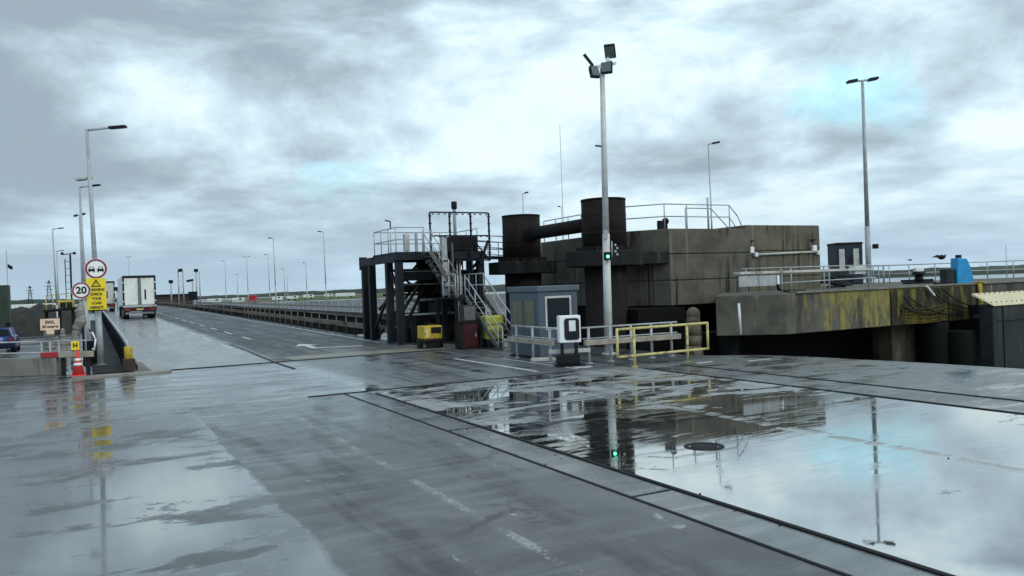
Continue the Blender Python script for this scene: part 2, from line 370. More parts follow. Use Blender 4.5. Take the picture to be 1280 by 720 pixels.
# ---------------------------------------------------------------- the setting
struct(MB().box(-6000,6000,-3000,9000,-30,-4.5).build('water', 'water'))
apron = [(-80,-40),(26,-40),(21.6,2),(20.5,10),(20.1,14),(19.5,17.8),(18.9,19.2),(17.9,20.2),(17.6,21),(17.6,46),(12.75,46),(12.75,30.5),(.9,30.5),(-1.2,32.3),(-3,33.9),(-10,39.6),(-80,97)]
struct(MB().prism(apron, -6, 0).build('ground', 'apron'))
struct(MB().prism([(-1500,31),(.85,31),(.85,215),(-1500,215)], -6, -.25).build('quay_ground', 'yard'))
struct(MB().prism([(-2500,215.5),(115,215.5),(260,700),(260,1100),(-2500,1100)], -6, .45).build('port_yard', 'yard'))
struct(MB().prism([(24,255),(108,235),(230,640),(120,720)], .3, .62).build('field', 'grass'))
# road deck of the link-span, following its rise
us = [31+i*3 for i in range(0, 70)]
def deck(x0, x1, u0, u1, dz, m, name, thick=None, zf=zr, nstep=3.0):
    n = max(1, int((u1-u0)/nstep)); mb = MB(); vs = []; fs = []
    for i in range(n+1):
        u = u0+(u1-u0)*i/n; z = zf(u)+dz
        vs += [(x0,u,z),(x1,u,z)]
        if thick: vs += [(x1,u,z-thick),(x0,u,z-thick)]
    k = 4 if thick else 2
    for i in range(n):
        a, b = i*k, (i+1)*k
        if thick:
            fs += [(a,a+1,b+1,b),(a+1,a+2,b+2,b+1),(a+2,a+3,b+3,b+2),(a+3,a,b,b+3)]
        else: fs.append((a,a+1,b+1,b))
    if thick: fs += [(0,3,2,1),(n*k,n*k+1,n*k+2,n*k+3)]
    mb.add(vs, fs); return mb.build(name, m)
struct(deck(1.2, 12.7, 30.55, 240, 0, 'road', 'road', .9))
struct(deck(.0, 1.0, 31.2, 90, .02, 'rubber', 'path', .3))
# joints and paint
J = MB(); J.box(-1,12.7,30.36,30.56,.0,.018); J.box(5.95,6.05,27.2,30.4,.0,.012)
struct(J.build('expansion_joint', 'groove'))
struct(deck(5.96, 6.06, 30.6, 41, .006, 'groove', 'deck_joint'))
J = MB(); J.box(5.45,5.5,-20,19.4,.0,.010); J.box(6.09,6.155,-20,18.9,.0,.018)
struct(J.build('slab_joint', 'groove', bevel=.004))
J = MB(); J.box(14.0,14.07,-20,18.6,.0,.015); J.box(15.34,15.41,-20,18.6,.0,.015)
struct(J.build('slab_joint', 'groove'))
J = MB(); J.box(4.6,12.2,19.42,19.52,0,.015)
struct(J.build('slab_joint', 'groove'))
J = MB()
for u in [7.6, 2.5, 13.0]: J.box(5.5,6.08,u,u+.02,0,.008)
struct(J.build('plate_joint', 'groove'))
struct(MB().box(-.6,2.4,29.55,30.3,0,.05).build('threshold_plate', 'plate'))
struct(MB().box(6.7,14.2,30.65,33.2,.0,.03).build('threshold_plate', 'plate'))
mk = MB(); mk.box(11.38,11.50,20.3,26.2,0,.004); mk.box(12.6,12.68,20.0,25.0,0,.004)
pts = [(12.75,20.25),(12.95,20.05),(13.3,20.15),(13.35,20.45),(13.0,20.5),(12.85,20.7)]
mk.prism(pts, 0, .004); mk.box(16.0,16.6,18.55,18.72,0,.004); mk.box(17.4,18.3,17.9,18.0,0,.004)
struct(mk.build('lane_marking', 'paint_white'))
def stripe(x0, x1, u0, u1): struct(deck(x0, x1, u0, u1, .005, 'paint_white', 'lane_marking', None))
stripe(11.85, 11.97, 36, 130)
for i in range(12): stripe(7.45, 7.57, 44+i*6.5, 47+i*6.5)
for i in range(6): stripe(5.6, 5.72, 38+i*7.0, 41.5+i*7.0)
# turn arrow
ar = MB(); z = zr(36.5)+.006
ar.add([(8.6,36.9,z+.01),(8.9,36.9,z+.01),(8.9,35.3,zr(35.3)+.006),(8.6,35.3,zr(35.3)+.006)], [(0,1,2,3)])
ar.add([(8.2,36.9,z+.012),(9.3,36.9,z+.012),(8.75,38.4,zr(38.4)+.008)], [(0,1,2)])
ar.add([(8.9,35.6,zr(35.6)+.008),(10.8,35.1,zr(35.1)+.008),(10.8,34.8,zr(34.8)+.008),(8.9,35.3,zr(35.3)+.008)], [(0,1,2,3)])
struct(ar.build('arrow_marking', 'paint_white'))
# second link-span beyond the water gap
z2 = lambda u: .45+.45*min(1, max(0, (u-55)/110))
struct(deck(22.8, 35, 52, 235, 0, 'road', 'far_road', .35, z2))
struct(deck(23.0, 34.8, 52.3, 235, -.36, 'void', 'girder_shade', 2.4, z2))  # black box, the bridge's shaded side and underside put into its colour
struct(deck(1.4, 12.5, 36, 235, -.91, 'void', 'girder_shade', 1.6))  # same black box for the dark below the near road
# hills along the horizon
def hills():
    mb = MB(); n = 700; rows = []
    for i in range(n+1):
        a = R(-95) + R(190)*i/n
        h = 5.0 + 5.0*mnoise.noise((i*.02, 3.1, 0)) + 2.4*mnoise.noise((i*.10, 1.2, 0)) + 1.3*mnoise.noise((i*.41, 7, 0)) + 1.0*mnoise.noise((i*1.37, 2, 0))
        rows.append((a, max(2.0, h+2.5)))
    vs = []; fs = []
    for a, h in rows:
        d = Matrix.Rotation(-a, 3, 'Z') @ FH
        for r, z in ((1180,-4.6),(1230,.6),(1420,h*.75),(1600,h),(2200,h*.8),(2600,-5)):
            vs.append((d.x*r, d.y*r, z))
    for i in range(n):
        for j in range(5): fs.append((i*6+j, i*6+j+1, (i+1)*6+j+1, (i+1)*6+j))
    mb.add(vs, fs, True); return struct(mb.build('hills', 'hill'))
hills()

# ---------------------------------------------------------------- helpers for steelwork
def railing(name, label, cat, pts, h, spacing, rails, m='galv', r=.025, group=None, parent=None, zf=None):
    pts = [Vector(p) for p in pts]
    t = parent or thing(name, label, cat, pts[0], group)
    first = None
    for i, (a, b) in enumerate(zip(pts, pts[1:])):
        n = max(1, round((b-a).length/spacing))
        for k in range(n + (1 if i == len(pts)-2 else 0)):
            q = a+(b-a)*k/n
            if first is None:
                first = MB().tube(q, q+UP*h, r, n=8).build('post', m, t); q0 = q
            else: dup_part(first, q-q0)
    for j, hh in enumerate(rails):
        mb = MB(); mb.path([p+UP*hh for p in pts], r, 8)
        mb.build('handrail' if j == len(rails)-1 else 'mid_rail', m, t)
    return t

# ---------------------------------------------------------------- road barriers
def road_barrier():
    x, u0, u1 = 12.62, 36.2, 214
    t = thing('guard_rail', 'long pale steel guard rail along the right side of the link-span road', 'guard rail', (x,u0,zr(u0)))
    mb = MB(); hb = MB(); u = u0
    prev = None
    while u <= u1+.1:
        p = Vector((x,u,zr(u)))
        if prev:
            mb.beam(prev+UP*.55, p+UP*.55, .09, .26); hb.tube(prev+UP*.98+Vector((.35,0,0)), p+UP*.98+Vector((.35,0,0)), .035, n=8)
        prev = p; u += 4.45
    mb.build('beam', 'rail_worn', t); hb.build('handrail', 'rail_worn', t)
    f = None
    for i in range(45):
        u = u0+.3+i*2.0 if i < 22 else u0+44+(i-21)*5.6
        p = Vector((x+.12,u,zr(u)-.25))
        if f is None: f = MB().obox(p+UP*.4, .12,.12,.8).build('post', 'steel_dark', t); p0 = p
        else: dup_part(f, p-p0)
    f = None
    for i in range(45):
        u = u0+.9+i*2.0 if i < 22 else u0+45+(i-21)*5.6
        p = Vector((x+.35,u,zr(u)))
        if f is None: f = MB().tube(p-UP*.2, p+UP*.98, .03, n=6).build('handrail_post', 'rail_worn', t); p0 = p
        else: dup_part(f, p-p0)
    MB().box(12.7,13.15,36.3,150,-.9,-.3).build('edge_girder', 'steel_dark', t)
    t2 = thing('guard_rail', 'dark low guard rail with a yellow end drum left of the ramp', 'guard rail', (1.15,31.4,0))
    mb = MB(); prev = None
    for i in range(20):
        u = 31.4+i*3.2; p = Vector((1.15,u,zr(u)))
        if prev: mb.beam(prev+UP*.92, p+UP*.92, .1, .1); 
        prev = p
    mb.build('top_rail', 'galv', t2)
    mb = MB(); prev = None
    for i in range(20):
        u = 31.4+i*3.2; p = Vector((1.15,u,zr(u)))
        if prev: mb.beam(prev+UP*.45, p+UP*.45, .05, .62)
        prev = p
    mb.build('side_panel', 'brown_wall', t2)
    f = None
    for i in range(32):
        u = 31.5+i*1.9; p = Vector((1.05,u,zr(u)))
        if f is None: f = MB().obox(p+UP*.45, .09,.09,.9).build('post', 'steel_dark', t2); p0 = p
        else: dup_part(f, p-p0)
    MB().tube((1.15,31.2,.45),(1.15,31.2,.88),.14,n=14).build('end_drum', 'yellow', t2, .02)
    MB().box(.95,1.35,31.0,31.5,0.01,.45).build('end_block', 'brown_wall', t2, .03)
    MB().side([(1.42,0.01),(1.85,0.01),(1.42,.2)], 31.0, 34).build('kerb_wedge', 'parapet', t2)
    # second link-span rail
    t3 = thing('guard_rail', 'distant pale rail with evenly spaced posts on the far link-span', 'guard rail', (22.9,56,z2(56)))
    mb = MB(); hb = MB(); prev = None
    for i in range(46):
        u = 54+i*4; p = Vector((22.9,u,z2(u)))
        if prev: mb.beam(prev+UP*.5, p+UP*.5, .08, .2); hb.beam(prev+UP*1.0, p+UP*1.0, .07, .07)
        prev = p
    mb.build('beam', 'wood', t3); hb.build('handrail', 'galv', t3)
    f = None
    for i in range(70):
        u = 54+i*2.6; p = Vector((23,u,z2(u)))
        if f is None: f = MB().obox(p+UP*.5, .09,.09,1.0).build('post', 'galv', t3); p0 = p
        else: dup_part(f, p-p0)
road_barrier()

# ---------------------------------------------------------------- lamp posts
def lamp_post(label, px, d, zb, ztop, arm, lean=0, r=.09, kind='arm', group='street lamps along the link-span', name='street_lamp', dirx=1, m='galv'):
    b = P(px, 400, d); b.z = zb
    t = thing(name, label, 'street lamp', b, group)
    top = Vector((b.x+lean*RH.x*(ztop-zb), b.y+lean*RH.y*(ztop-zb), ztop))
    mb = MB(); midp = b+(top-b)*.28
    mb.tube(b, midp, r*1.15, r*1.05, 12); mb.tube(midp, top, r*.9, r*.55, 12); mb.tube(b, b+UP*.04, r*2, n=12)
    mb.build('pole', m, t)
    if kind == 'arm':
        e = top+RH*arm*dirx+UP*.05
        MB().tube(top-UP*.04, top+RH*arm*.62*dirx+UP*.03, r*.45, n=8).build('arm', m, t)
        MB().beam(top+RH*arm*.58*dirx+UP*.02, e, r*2.2, r*.9).build('lamp_head', 'steel_dark', t, .01)
    elif kind == 'hook':
        MB().path([top-UP*.05, top+UP*.12, top+RH*arm*.5*dirx+UP*.25], r*.5).build('arm', m, t)
        MB().beam(top+RH*arm*.35*dirx+UP*.2, top+RH*arm*dirx+UP*.28, r*3, r*1.6).build('lamp_head', 'steel_dark', t, .01)
    elif kind == 'double':
        for s in (-1, 1):
            MB().beam(top+UP*.02, top+RH*s*arm+UP*(.10 if s > 0 else -.03), r*.8, r*.6).build('arm', m, t)
            MB().beam(top+RH*s*arm*.45+UP*.05, top+RH*s*arm*1.15+UP*(.14 if s > 0 else -.04), r*2.8, r*1.0).build('lamp_head', 'steel_dark', t, .01)
    return t
l1 = lamp_post('tallest left lamp post, carrying the round sign and a small side floodlight', 124.5, 30.6, .05, 9.1, 1.5, lean=-.024, r=.105)
q = P(116.5, 222, 30.6)
MB().tube(q, q-RH*.3+UP*.02, .025, n=8).build('bracket', 'galv', l1)
f = MB().beam(q-RH*.22, q-RH*.66-UP*.04, .2, .12).build('floodlight', 'pale', l1, .03)
MB().beam(q-RH*.3-UP*.07, q-RH*.62-UP*.09, .16, .03).build('lens', 'lamp_glass', f)
l2 = lamp_post('second lamp post from the left road edge, just behind the tallest', 108.5, 45, 0, 9.0, 1.15, lean=-.014, r=.1)
l3 = lamp_post('third lamp post in the left row with a short double head', 105, 60, 0, 9.0, .35, lean=-.004, r=.1, kind='double')
lamp_post('slim lamp post left of the pylon with a thin arm', 72.5, 70, -.25, 9.0, .95, lean=-.02)
lamp_post('small distant lamp post right behind the slim left one', 74, 100, -.25, 9.0, .9, lean=-.0)
far = [(284,227,327,'hook','small distant lamp post beside the red container, left side'),(311.5,204,321,'double','distant twin headed lamp post directly above the red container'),
       (338.5,200,319,'hook','shorter of the two lamp posts standing close together on the far road'),
       (346,143,299,'hook','tall dark headed lamp post in the middle of the far link-span'),(357.5,320,337,'hook','short faint lamp post right of the tall dark headed one'),
       (385,260,329,'hook','distant lamp post halfway between the two tall far ones'),(409,132,291,'hook','tall far lamp post nearest the dark steel gantry'),
       (298.5,370,343,'double','tiny lamp post on the horizon left of the twin headed one'),(361,430,346,'double','tiniest lamp post on the horizon near the field'),
       (164,300,321,'double','small twin lamp post seen above the white lorry'),(470,330,336,'hook','distant lamp post seen through the dark gantry legs')]
for px, d, ty, kind, lab in far:
    h = hz(px); zt = EYE+(h-ty)*d/1000
    zb = .5 if d > 190 else .85
    lamp_post(lab, px, d, zb, zt, .9 if kind == 'hook' else .8, lean=-.008, kind=kind, dirx=-1, r=.1 if d < 240 else .14, group='distant lamp posts across the port')
lamp_post('small lamp post peeping above the left rusty pile', 659, 75, -4, EYE+(hz(659)-244)*.075, .55, kind='hook', group='lamp posts behind the dolphins', r=.07)
lamp_post('tiny lamp post above the rusty cross pipe', 707, 110, -4, EYE+(hz(707)-260)*.110, -.5, kind='hook', group='lamp posts behind the dolphins', r=.08)
lamp_post('lamp post rising behind the concrete block railing with a flat head', 896, 55, -4, EYE+(hz(893)-183)*.055, .8, lean=-.01, kind='hook', group='lamp posts behind the dolphins', r=.07)
lr = lamp_post('tall twin armed lamp post on the right quay deck', 1088, 52, 1.86, 15.0, .85, lean=.003, r=.16, kind='double', group=None, m='galv')
q = P(1092, 308, 51.8); MB().obox(q+RH*.12, .3,.3,.3, -TH).build('junction_box', 'black', lr, .02)

# floodlight mast on the apron
mb_ = G(761, 443); tp = P(751.5, 88, mb_.dot(FH)); tp = Vector((mb_.x+.012*RH.x*9, mb_.y+.012*RH.y*9, 0)); 
MH = EYE+(hz(752)-84)*mb_.dot(FH)/1000
ft = thing('floodlight_mast', 'tall pale floodlight mast standing behind the wooden guard rail', 'floodlight mast', mb_)
top = mb_+UP*MH+RH*(.013*MH)
m1 = mb_+(top-mb_)*.42; 
MB().tube(mb_, m1, .155, .125, 16).tube(m1, top, .115, .085, 16).tube(mb_+UP*.001, mb_+UP*.05, .26, n=16).build('pole', 'mast', ft)
bk = MB().beam(top-RH*.45-UP*.02, top+RH*.5+UP*.12, .08, .08).build('crossarm', 'white', ft)
def flood(c, rz, tilt, w, h, par):
    M = Matrix.Translation(c) @ Matrix.Rotation(-TH+rz, 4, 'Z') @ Matrix.Rotation(tilt, 4, 'X')
    o = MB().obox(None, w, .12, h, M=M).build('lamp_head', 'steel_dark', par, .02)
    MB().obox(None, w*.82, .02, h*.8, M=M @ Matrix.Translation((0,-.065,0))).build('lens', 'lamp_glass', o)
    mbq = MB()
    for k in range(5): mbq.obox(None, .015, .08, h*.8, M=M @ Matrix.Translation(((k-2)*w*.18,.09,0)))
    mbq.build('cooling_fin', 'steel_dark', o)
dm = mb_.dot(FH)
flood(P(743,90,dm-.1), R(25), R(-18), .34, .44, ft); flood(P(758.5,85,dm-.1), R(-20), R(-14), .40, .42, ft); flood(P(762.5,64,dm), R(-15), R(38), .38, .5, ft)
MB().beam(P(757,84,dm), P(760,72,dm), .09, .07).beam(P(757,74,dm-.02), P(765,77,dm-.02), .06, .06).build('bracket', 'white', ft)
MB().beam(P(730,68,dm), P(741,82,dm), .1, .09).build('side_arm', 'steel_dark', ft)
MB().beam(P(744,182,dm-.15), P(752,183,dm-.15), .06, .05).build('bracket', 'steel_dark', ft)
jb = P(757, 293, dm-.2); MB().obox(jb, .14,.1,.3,-TH).build('junction_box', 'galv', ft, .01)
sb = P(759.5, 320, dm-.22); MB().obox(sb, .26,.1,.28,-TH).build('signal_box', 'black', ft, .01)
MB().ball(sb-FH*.08-UP*.02, .055, sc=(1,1,1)).build('green_lamp', 'green_light', ft)
q0 = P(765,312,dm-.1)
mbx = MB().tube(q0-UP*.25, q0+UP*.3, .02)
mbx.build('bracket', 'galv', ft)
mbx = MB()
for k in range(4): mbx.obox(q0+RH*(.12+.06*(k%2))+UP*(.16-.11*k), .07,.05,.07,-TH)
mbx.build('sensor', 'galv', ft)

# ---------------------------------------------------------------- signs at the left
sg = P(121, 360, 30.3)
s1 = P(120, 336, 30.3); t = thing('road_sign', 'round red ringed sign with two car outlines above the yellow plate', 'road sign', s1)
MB().tube(s1, s1+Vector((0,-.02,0)), .385, n=40).build('plate', 'white_clean', t)
ring = MB(); n = 40
for i in range(n):
    a0, a1 = 2*math.pi*i/n, 2*math.pi*(i+1)/n; y = s1.y-.026
    ring.add([(s1.x+r*math.cos(a), y, s1.z+r*math.sin(a)) for a in (a0,a1) for r in (.30,.372)], [(0,1,3,2)])
ring.build('ring', 'sign_red', t)
cars = MB()
for sx in (-.15,.15):
    x, y, z = s1.x+sx, s1.y-.034, s1.z-.02
    cars.box(x-.11,x+.11,y,y+.006,z-.07,z+.02); cars.box(x-.1,x-.06,y,y+.006,z-.11,z-.07); cars.box(x+.06,x+.1,y,y+.006,z-.11,z-.07)
    cars.add([(x-.09,y,z+.02),(x+.09,y,z+.02),(x+.06,y,z+.10),(x-.06,y,z+.10),(x-.07,y,z+.02),(x+.07,y,z+.02),(x+.045,y,z+.085),(x-.045,y,z+.085)], [(0,4,7,3),(1,2,6,5),(3,7,6,2)])
cars.build('symbol', 'sign_black', t)
MB().box(s1.x-.04,s1.x+.04,s1.y,s1.y+.08,s1.z-.2,s1.z+.2).build('bracket', 'galv', t)
s2 = P(101.5, 363, 29.9); t = thing('speed_sign', 'small round speed limit sign reading 20 left of the yellow plate', 'road sign', s2)
MB().tube(s2, s2+Vector((0,-.02,0)), .315, n=40).build('plate', 'white_clean', t)
ring = MB()
for i in range(n):
    a0, a1 = 2*math.pi*i/n, 2*math.pi*(i+1)/n; y = s2.y-.026
    ring.add([(s2.x+r*math.cos(a), y, s2.z+r*math.sin(a)) for a in (a0,a1) for r in (.245,.305)], [(0,1,3,2)])
ring.build('ring', 'sign_red', t)
text('20', .36, (s2.x,s2.y-.028,s2.z-.005), t, bold=.012, width=.36)
s2b = Vector((s2.x+.08, s2.y+.06, 0)); MB().tube(s2b+UP*.02, s2b+UP*(s2.z+.25), .035).build('post', 'galv', t)
s3 = P(120.5, 367.5, 30.25); t = thing('warning_sign', 'tall yellow warning plate with black triangle and capital words', 'warning sign', s3)
w, h = .335, .60
MB().box(s3.x-w,s3.x+w,s3.y,s3.y+.025,s3.z-h,s3.z+h).build('plate', 'sign_yellow', t, .008)
tri = MB(); y = s3.y-.004; cz = s3.z+.40; o_ = [(-.17,-.13),(.17,-.13),(0,.17)]; i_ = [(-.105,-.09),(.105,-.09),(0,.095)]
tri.add([(s3.x+a,y,cz+b) for a,b in o_+i_], [(0,1,4,3),(1,2,5,4),(2,0,3,5)]); tri.box(s3.x-.014,s3.x+.014,y,y+.003,cz-.03,cz+.045); tri.box(s3.x-.014,s3.x+.014,y,y+.003,cz-.072,cz-.045)
tri.build('triangle_symbol', 'sign_black', t)
for k, (wd, ww) in enumerate((('WARNING',.56),('CHECK',.42),('YOUR',.34),('LOAD',.34),('HEIGHT',.46))):
    text(wd, .135, (s3.x,s3.y-.003,s3.z+.16-.168*k), t, bold=.006, width=ww)
MB().box(s3.x-.3,s3.x+.34,s3.y+.03,s3.y+.07,s3.z-.64,s3.z-.56).build('mount_bar', 'rust', t)
s4 = P(62.5, 405.5, 28.3); t = thing('load_sign', 'pale beige board reading SWL 20 tonnes on the stub post', 'sign', s4)
MB().box(s4.x-.3,s4.x+.3,s4.y,s4.y+.03,s4.z-.2,s4.z+.2).build('plate', 'sign_beige', t, .006)
MB().box(s4.x-.12,s4.x+.12,s4.y+.002,s4.y+.028,s4.z-.34,s4.z-.2).build('plate_foot', 'sign_beige', t)
text('SWL', .16, (s4.x,s4.y-.003,s4.z+.07), t, bold=.006, width=.3); text('20 tonnes', .13, (s4.x,s4.y-.003,s4.z-.08), t, bold=.006, width=.5)
s5 = P(94, 432, 27.5); t = thing('hydrant_sign', 'small square yellow sign with a black letter H above the cone', 'sign', s5)
MB().box(s5.x-.13,s5.x+.13,s5.y,s5.y+.02,s5.z-.15,s5.z+.15).build('plate', 'sign_yellow', t, .004)
text('H', .2, (s5.x,s5.y-.003,s5.z), t, bold=.01)

# cone
cb = G(98, 470); t = thing('traffic_cone', 'red traffic cone with two white bands by the left barrier', 'traffic cone', cb)
MB().obox(cb+UP*.03, .5,.5,.055).build('base', 'cone_red', t, .015)
MB().tube(cb+UP*.055, cb+UP*.9, .19, .03, 20).build('cone_body', 'cone_red', t)
for z0, z1 in ((.36,.45),(.52,.60)):
    rr = lambda z: .19-.16*(z-.055)/.845+.004
    MB().tube(cb+UP*z0, cb+UP*z1, rr(z0), rr(z1), 20).build('reflective_band', 'white_clean', t)

# left hydraulic clutter and barriers
def lumpy(pts, rs, name, m, parent=None, n=12, seed=0):
    mb = MB()
    for i, (a, b) in enumerate(zip(pts, pts[1:])):
        a, b = Vector(a), Vector(b); k = 5
        for j in range(k):
            p, q = a+(b-a)*j/k, a+(b-a)*(j+1)/k
            r0 = rs[i]+(rs[i+1]-rs[i])*j/k; r1 = rs[i]+(rs[i+1]-rs[i])*(j+1)/k
            w = 1+.12*math.sin(seed+i*3.1+j*2.3)
            mb.tube(p, q, r0*w, r1*(1+.12*math.sin(seed+i*3.1+(j+1)*2.3)), n)
        mb.ball(b, rs[i+1]*1.04, 8, n)
    return mb.build(name, m, parent)
g = G(63, 466); tag(lumpy([g, g+UP*.7, g+UP*1.42], [.2,.2,.16], 'mooring_post', 'wrap', seed=1), 'stout weathered grey post standing under the beige load sign', 'post')
g = G(78.5, 464); tag(lumpy([g, g+UP*.8+RH*.02, g+UP*1.5+RH*.05], [.16,.14,.07], 'mooring_post', 'wrap', seed=2), 'slender tapering grey post between the stout post and yellow H sign', 'post')
g = G(95, 462); t = thing('hydraulic_arm', 'jointed hydraulic arm wrapped in grey cloth leaning by the signs', 'hydraulic arm', g)
d_ = g.dot(FH)
lumpy([g, P(94,425,d_), P(96,410,d_)], [.17,.15,.13], 'lower_arm', 'wrap', t, seed=4)
lumpy([P(95,412,d_), P(101,402,d_), P(102,398,d_)], [.15,.19,.14], 'elbow_joint', 'wrap', t, seed=5)
lumpy([P(102,402,d_), P(100,388,d_), P(102,377,d_+.3)], [.16,.13,.09], 'upper_arm', 'wrap', t, seed=6)
g = G(106, 458); t = thing('sign_post', 'plain dark post beside the tall left lamp post', 'post', g)
MB().tube(g, g+UP*2.4, .05).build('pole', 'steel_dark', t); MB().obox(g+UP*.5+RH*.25, .35,.3,1.0,-TH).build('cabinet', 'black', t, .02)
# barrier beam
a, b_, c_ = P(52,446.5,27.7), P(74,445,27.6), P(116,441,27.4)
for p in (a,b_,c_): p.z = .72
t = thing('barrier', 'timber barrier beam with a red painted left end behind the cone', 'barrier', (b_.x,b_.y,0))
MB().beam(a,b_,.12,.18).build('red_beam', 'red_paint', t, .01); MB().beam(b_+(c_-b_)*.01,c_,.14,.2).build('beam', 'wood', t, .01)
for p in (a+(b_-a)*.3, b_+(c_-b_)*.12, b_+(c_-b_)*.85): MB().box(p.x-.07,p.x+.07,p.y+.08,p.y+.2,0,.75).build('post', 'steel_dark', t)
up_ = UP*.46
MB().path([a+up_+Vector((0,.15,0)), c_+up_+Vector((0,.15,0))], .022).build('handrail', 'galv', t)
for p in (a, b_, b_+(c_-b_)*.5): MB().tube(Vector((p.x,p.y+.15,.0)), Vector((p.x,p.y+.15,p.z+.46)), .022).build('handrail_post', 'galv', t)
MB().path([P(115,415,27.4), P(119.5,424,27.4), P(118,437,27.4), P(115.5,436,27.4)], .03).build('hooped_rail', 'white', t)
# low parapet wall running left
t = MB().prism([(-.9,32.1),(-2.8,33.65),(-14,42.8),(-14.3,42.45),(-3,33.3),(-1.1,31.75)], 0, .62).build('parapet_wall', 'parapet', None, .02)
tag(t, 'low stained concrete wall across the left edge of the quay', 'wall')
railing('railing', 'two bar grey railing above the low wall in front of the blue car', 'railing', [(-1.3,32.9,0),(-12,41.6,0)], 1.15, 2.4, [.75,1.15], r=.028)

# ---------------------------------------------------------------- left background
def car(px, d):
    c = P(px, 430, d); c.z = -.25
    t = thing('parked_car', 'dark blue car seen from behind on the lower quay, far left', 'car', c)
    x, y, z = c
    prof = [(-.86,.28),(.86,.28),(.9,.6),(.86,.9),(.74,.98),(.6,1.42),(-.6,1.42),(-.74,.98),(-.86,.9),(-.9,.6)]
    mb = MB()
    secs = [(0,.97,1),(.35,1,1),(2.8,1,1),(3.0,1,.72),(4.1,.94,.6)]
    vs = []; fs = []; n = len(prof)
    for dy, sx, sz in secs:
        for a, h in prof: vs.append((x+a*sx, y+dy, z+(.28+(h-.28)*sz)))
    for k in range(len(secs)-1):
        for i in range(n): fs.append((k*n+i, k*n+(i+1)%n, (k+1)*n+(i+1)%n, (k+1)*n+i))
    fs += [tuple(range(n)), tuple(range((len(secs)-1)*n, len(secs)*n))]
    mb.add(vs, fs, True).build('body', 'car_blue', t)
    MB().add([(x-.66,y-.012,z+1.0),(x+.66,y-.012,z+1.0),(x+.52,y-.004,z+1.36),(x-.52,y-.004,z+1.36)], [(0,1,2,3)]).build('rear_window', 'glass', t)
    for s in (-1,1):
        MB().obox(Vector((x+s*.7,y-.01,z+.8)), .28,.05,.14).build('tail_light', 'tail_red', t, .01)
        for dy in (.7,3.3): MB().tube((x+s*.62,y+dy,z+.32),(x+s*.88,y+dy,z+.32),.32,n=18).build('wheel', 'tyre', t)
        MB().obox(Vector((x+s*1.0,y+2.5,z+1.0)), .16,.1,.12).build('mirror', 'car_blue', t, .02)
    MB().obox(Vector((x,y-.02,z+.42)), 1.6,.08,.16).build('bumper', 'black', t, .02)
    MB().obox(Vector((x,y-.03,z+.66)), .5,.02,.11).build('number_plate', 'sign_yellow', t)
car(-4, 45)
g = P(4, 410, 51); 
t = thing('dark_hut', 'tall dark green hut on legs at the far left edge', 'hut', (g.x,g.y,-.25))
MB().box(g.x-1.3,g.x+.35,g.y,g.y+1.6,EYE-(405-382)*.051,EYE+(382-357)*.051).build('cabin', 'green_hut', t, .03)
for dx in (-1.1,.2):
    for dy in (.15,1.4): MB().box(g.x+dx-.07,g.x+dx+.07,g.y+dy-.07,g.y+dy+.07,-.25,1.36).build('leg', 'black', t)
# mound
g = P(45, 400, 72); mb = MB(); vs = []; fs = []; nx, ny = 26, 14
for j in range(ny+1):
    for i in range(nx+1):
        a, b2 = i/nx*2-1, j/ny*2-1
        e = max(0, 1-(abs(a)**2.6+abs(b2)**2.2)); hh = 2.55*e**.6*(1+.25*mnoise.noise((i*.4,j*.4,1)))
        vs.append((g.x+a*4.2+b2*.4, g.y+b2*5, -.3+hh))
for j in range(ny):
    for i in range(nx): fs.append((j*(nx+1)+i, j*(nx+1)+i+1, (j+1)*(nx+1)+i+1, (j+1)*(nx+1)+i))
tag(mb.add(vs, fs, True).build('spoil_mound', 'mound'), 'dark rounded heap of spoil behind the beige load sign', 'mound')
# yellow dock tractor
g = P(82, 385, 76); g.z = -.25; x, y, z = g
t = thing('dock_tractor', 'yellow dock tractor with dark windows behind the speed sign', 'tractor', g)
MB().box(x-.9,x+.9,y,y+3.6,z+.7,z+1.3).build('chassis', 'steel_dark', t, .03)
MB().box(x-.75,x+.75,y+.2,y+1.9,z+1.3,z+3.0).build('cab', 'yellow', t, .08)
MB().box(x-.55,x+.55,y+.17,y+.21,z+2.05,z+2.8).build('window', 'glass', t)
for s in (-1,1):
    for dy in (.6,2.9): MB().tube((x+s*.6,y+dy,z+.5),(x+s*.95,y+dy,z+.5),.5,n=16).build('wheel', 'tyre', t)
MB().box(x-.8,x+.8,y-.35,y,z+.8,z+1.15).build('coupling', 'yellow', t, .02)
# platform beams behind posts
a, b_ = P(58,389,46), P(108,384,46)
t = thing('steel_walkway', 'rusty steel walkway beam on posts below the yellow tractor', 'walkway', (a.x,a.y,-.25))
MB().beam(a,b_,.6,.14).build('deck', 'rust', t)
for k in (0,.33,.66,1):
    p = a+(b_-a)*k; MB().box(p.x-.08,p.x+.08,p.y-.08,p.y+.08,-.25,p.z-.05).build('post', 'rust', t)
mbq = MB()
for k in range(7):
    p = a+(b_-a)*(k/6); mbq.tube(p, p+UP*.9, .025, n=6)
mbq.path([a+UP*.9,b_+UP*.9], .025); mbq.build('handrail', 'yellow_pale', t)
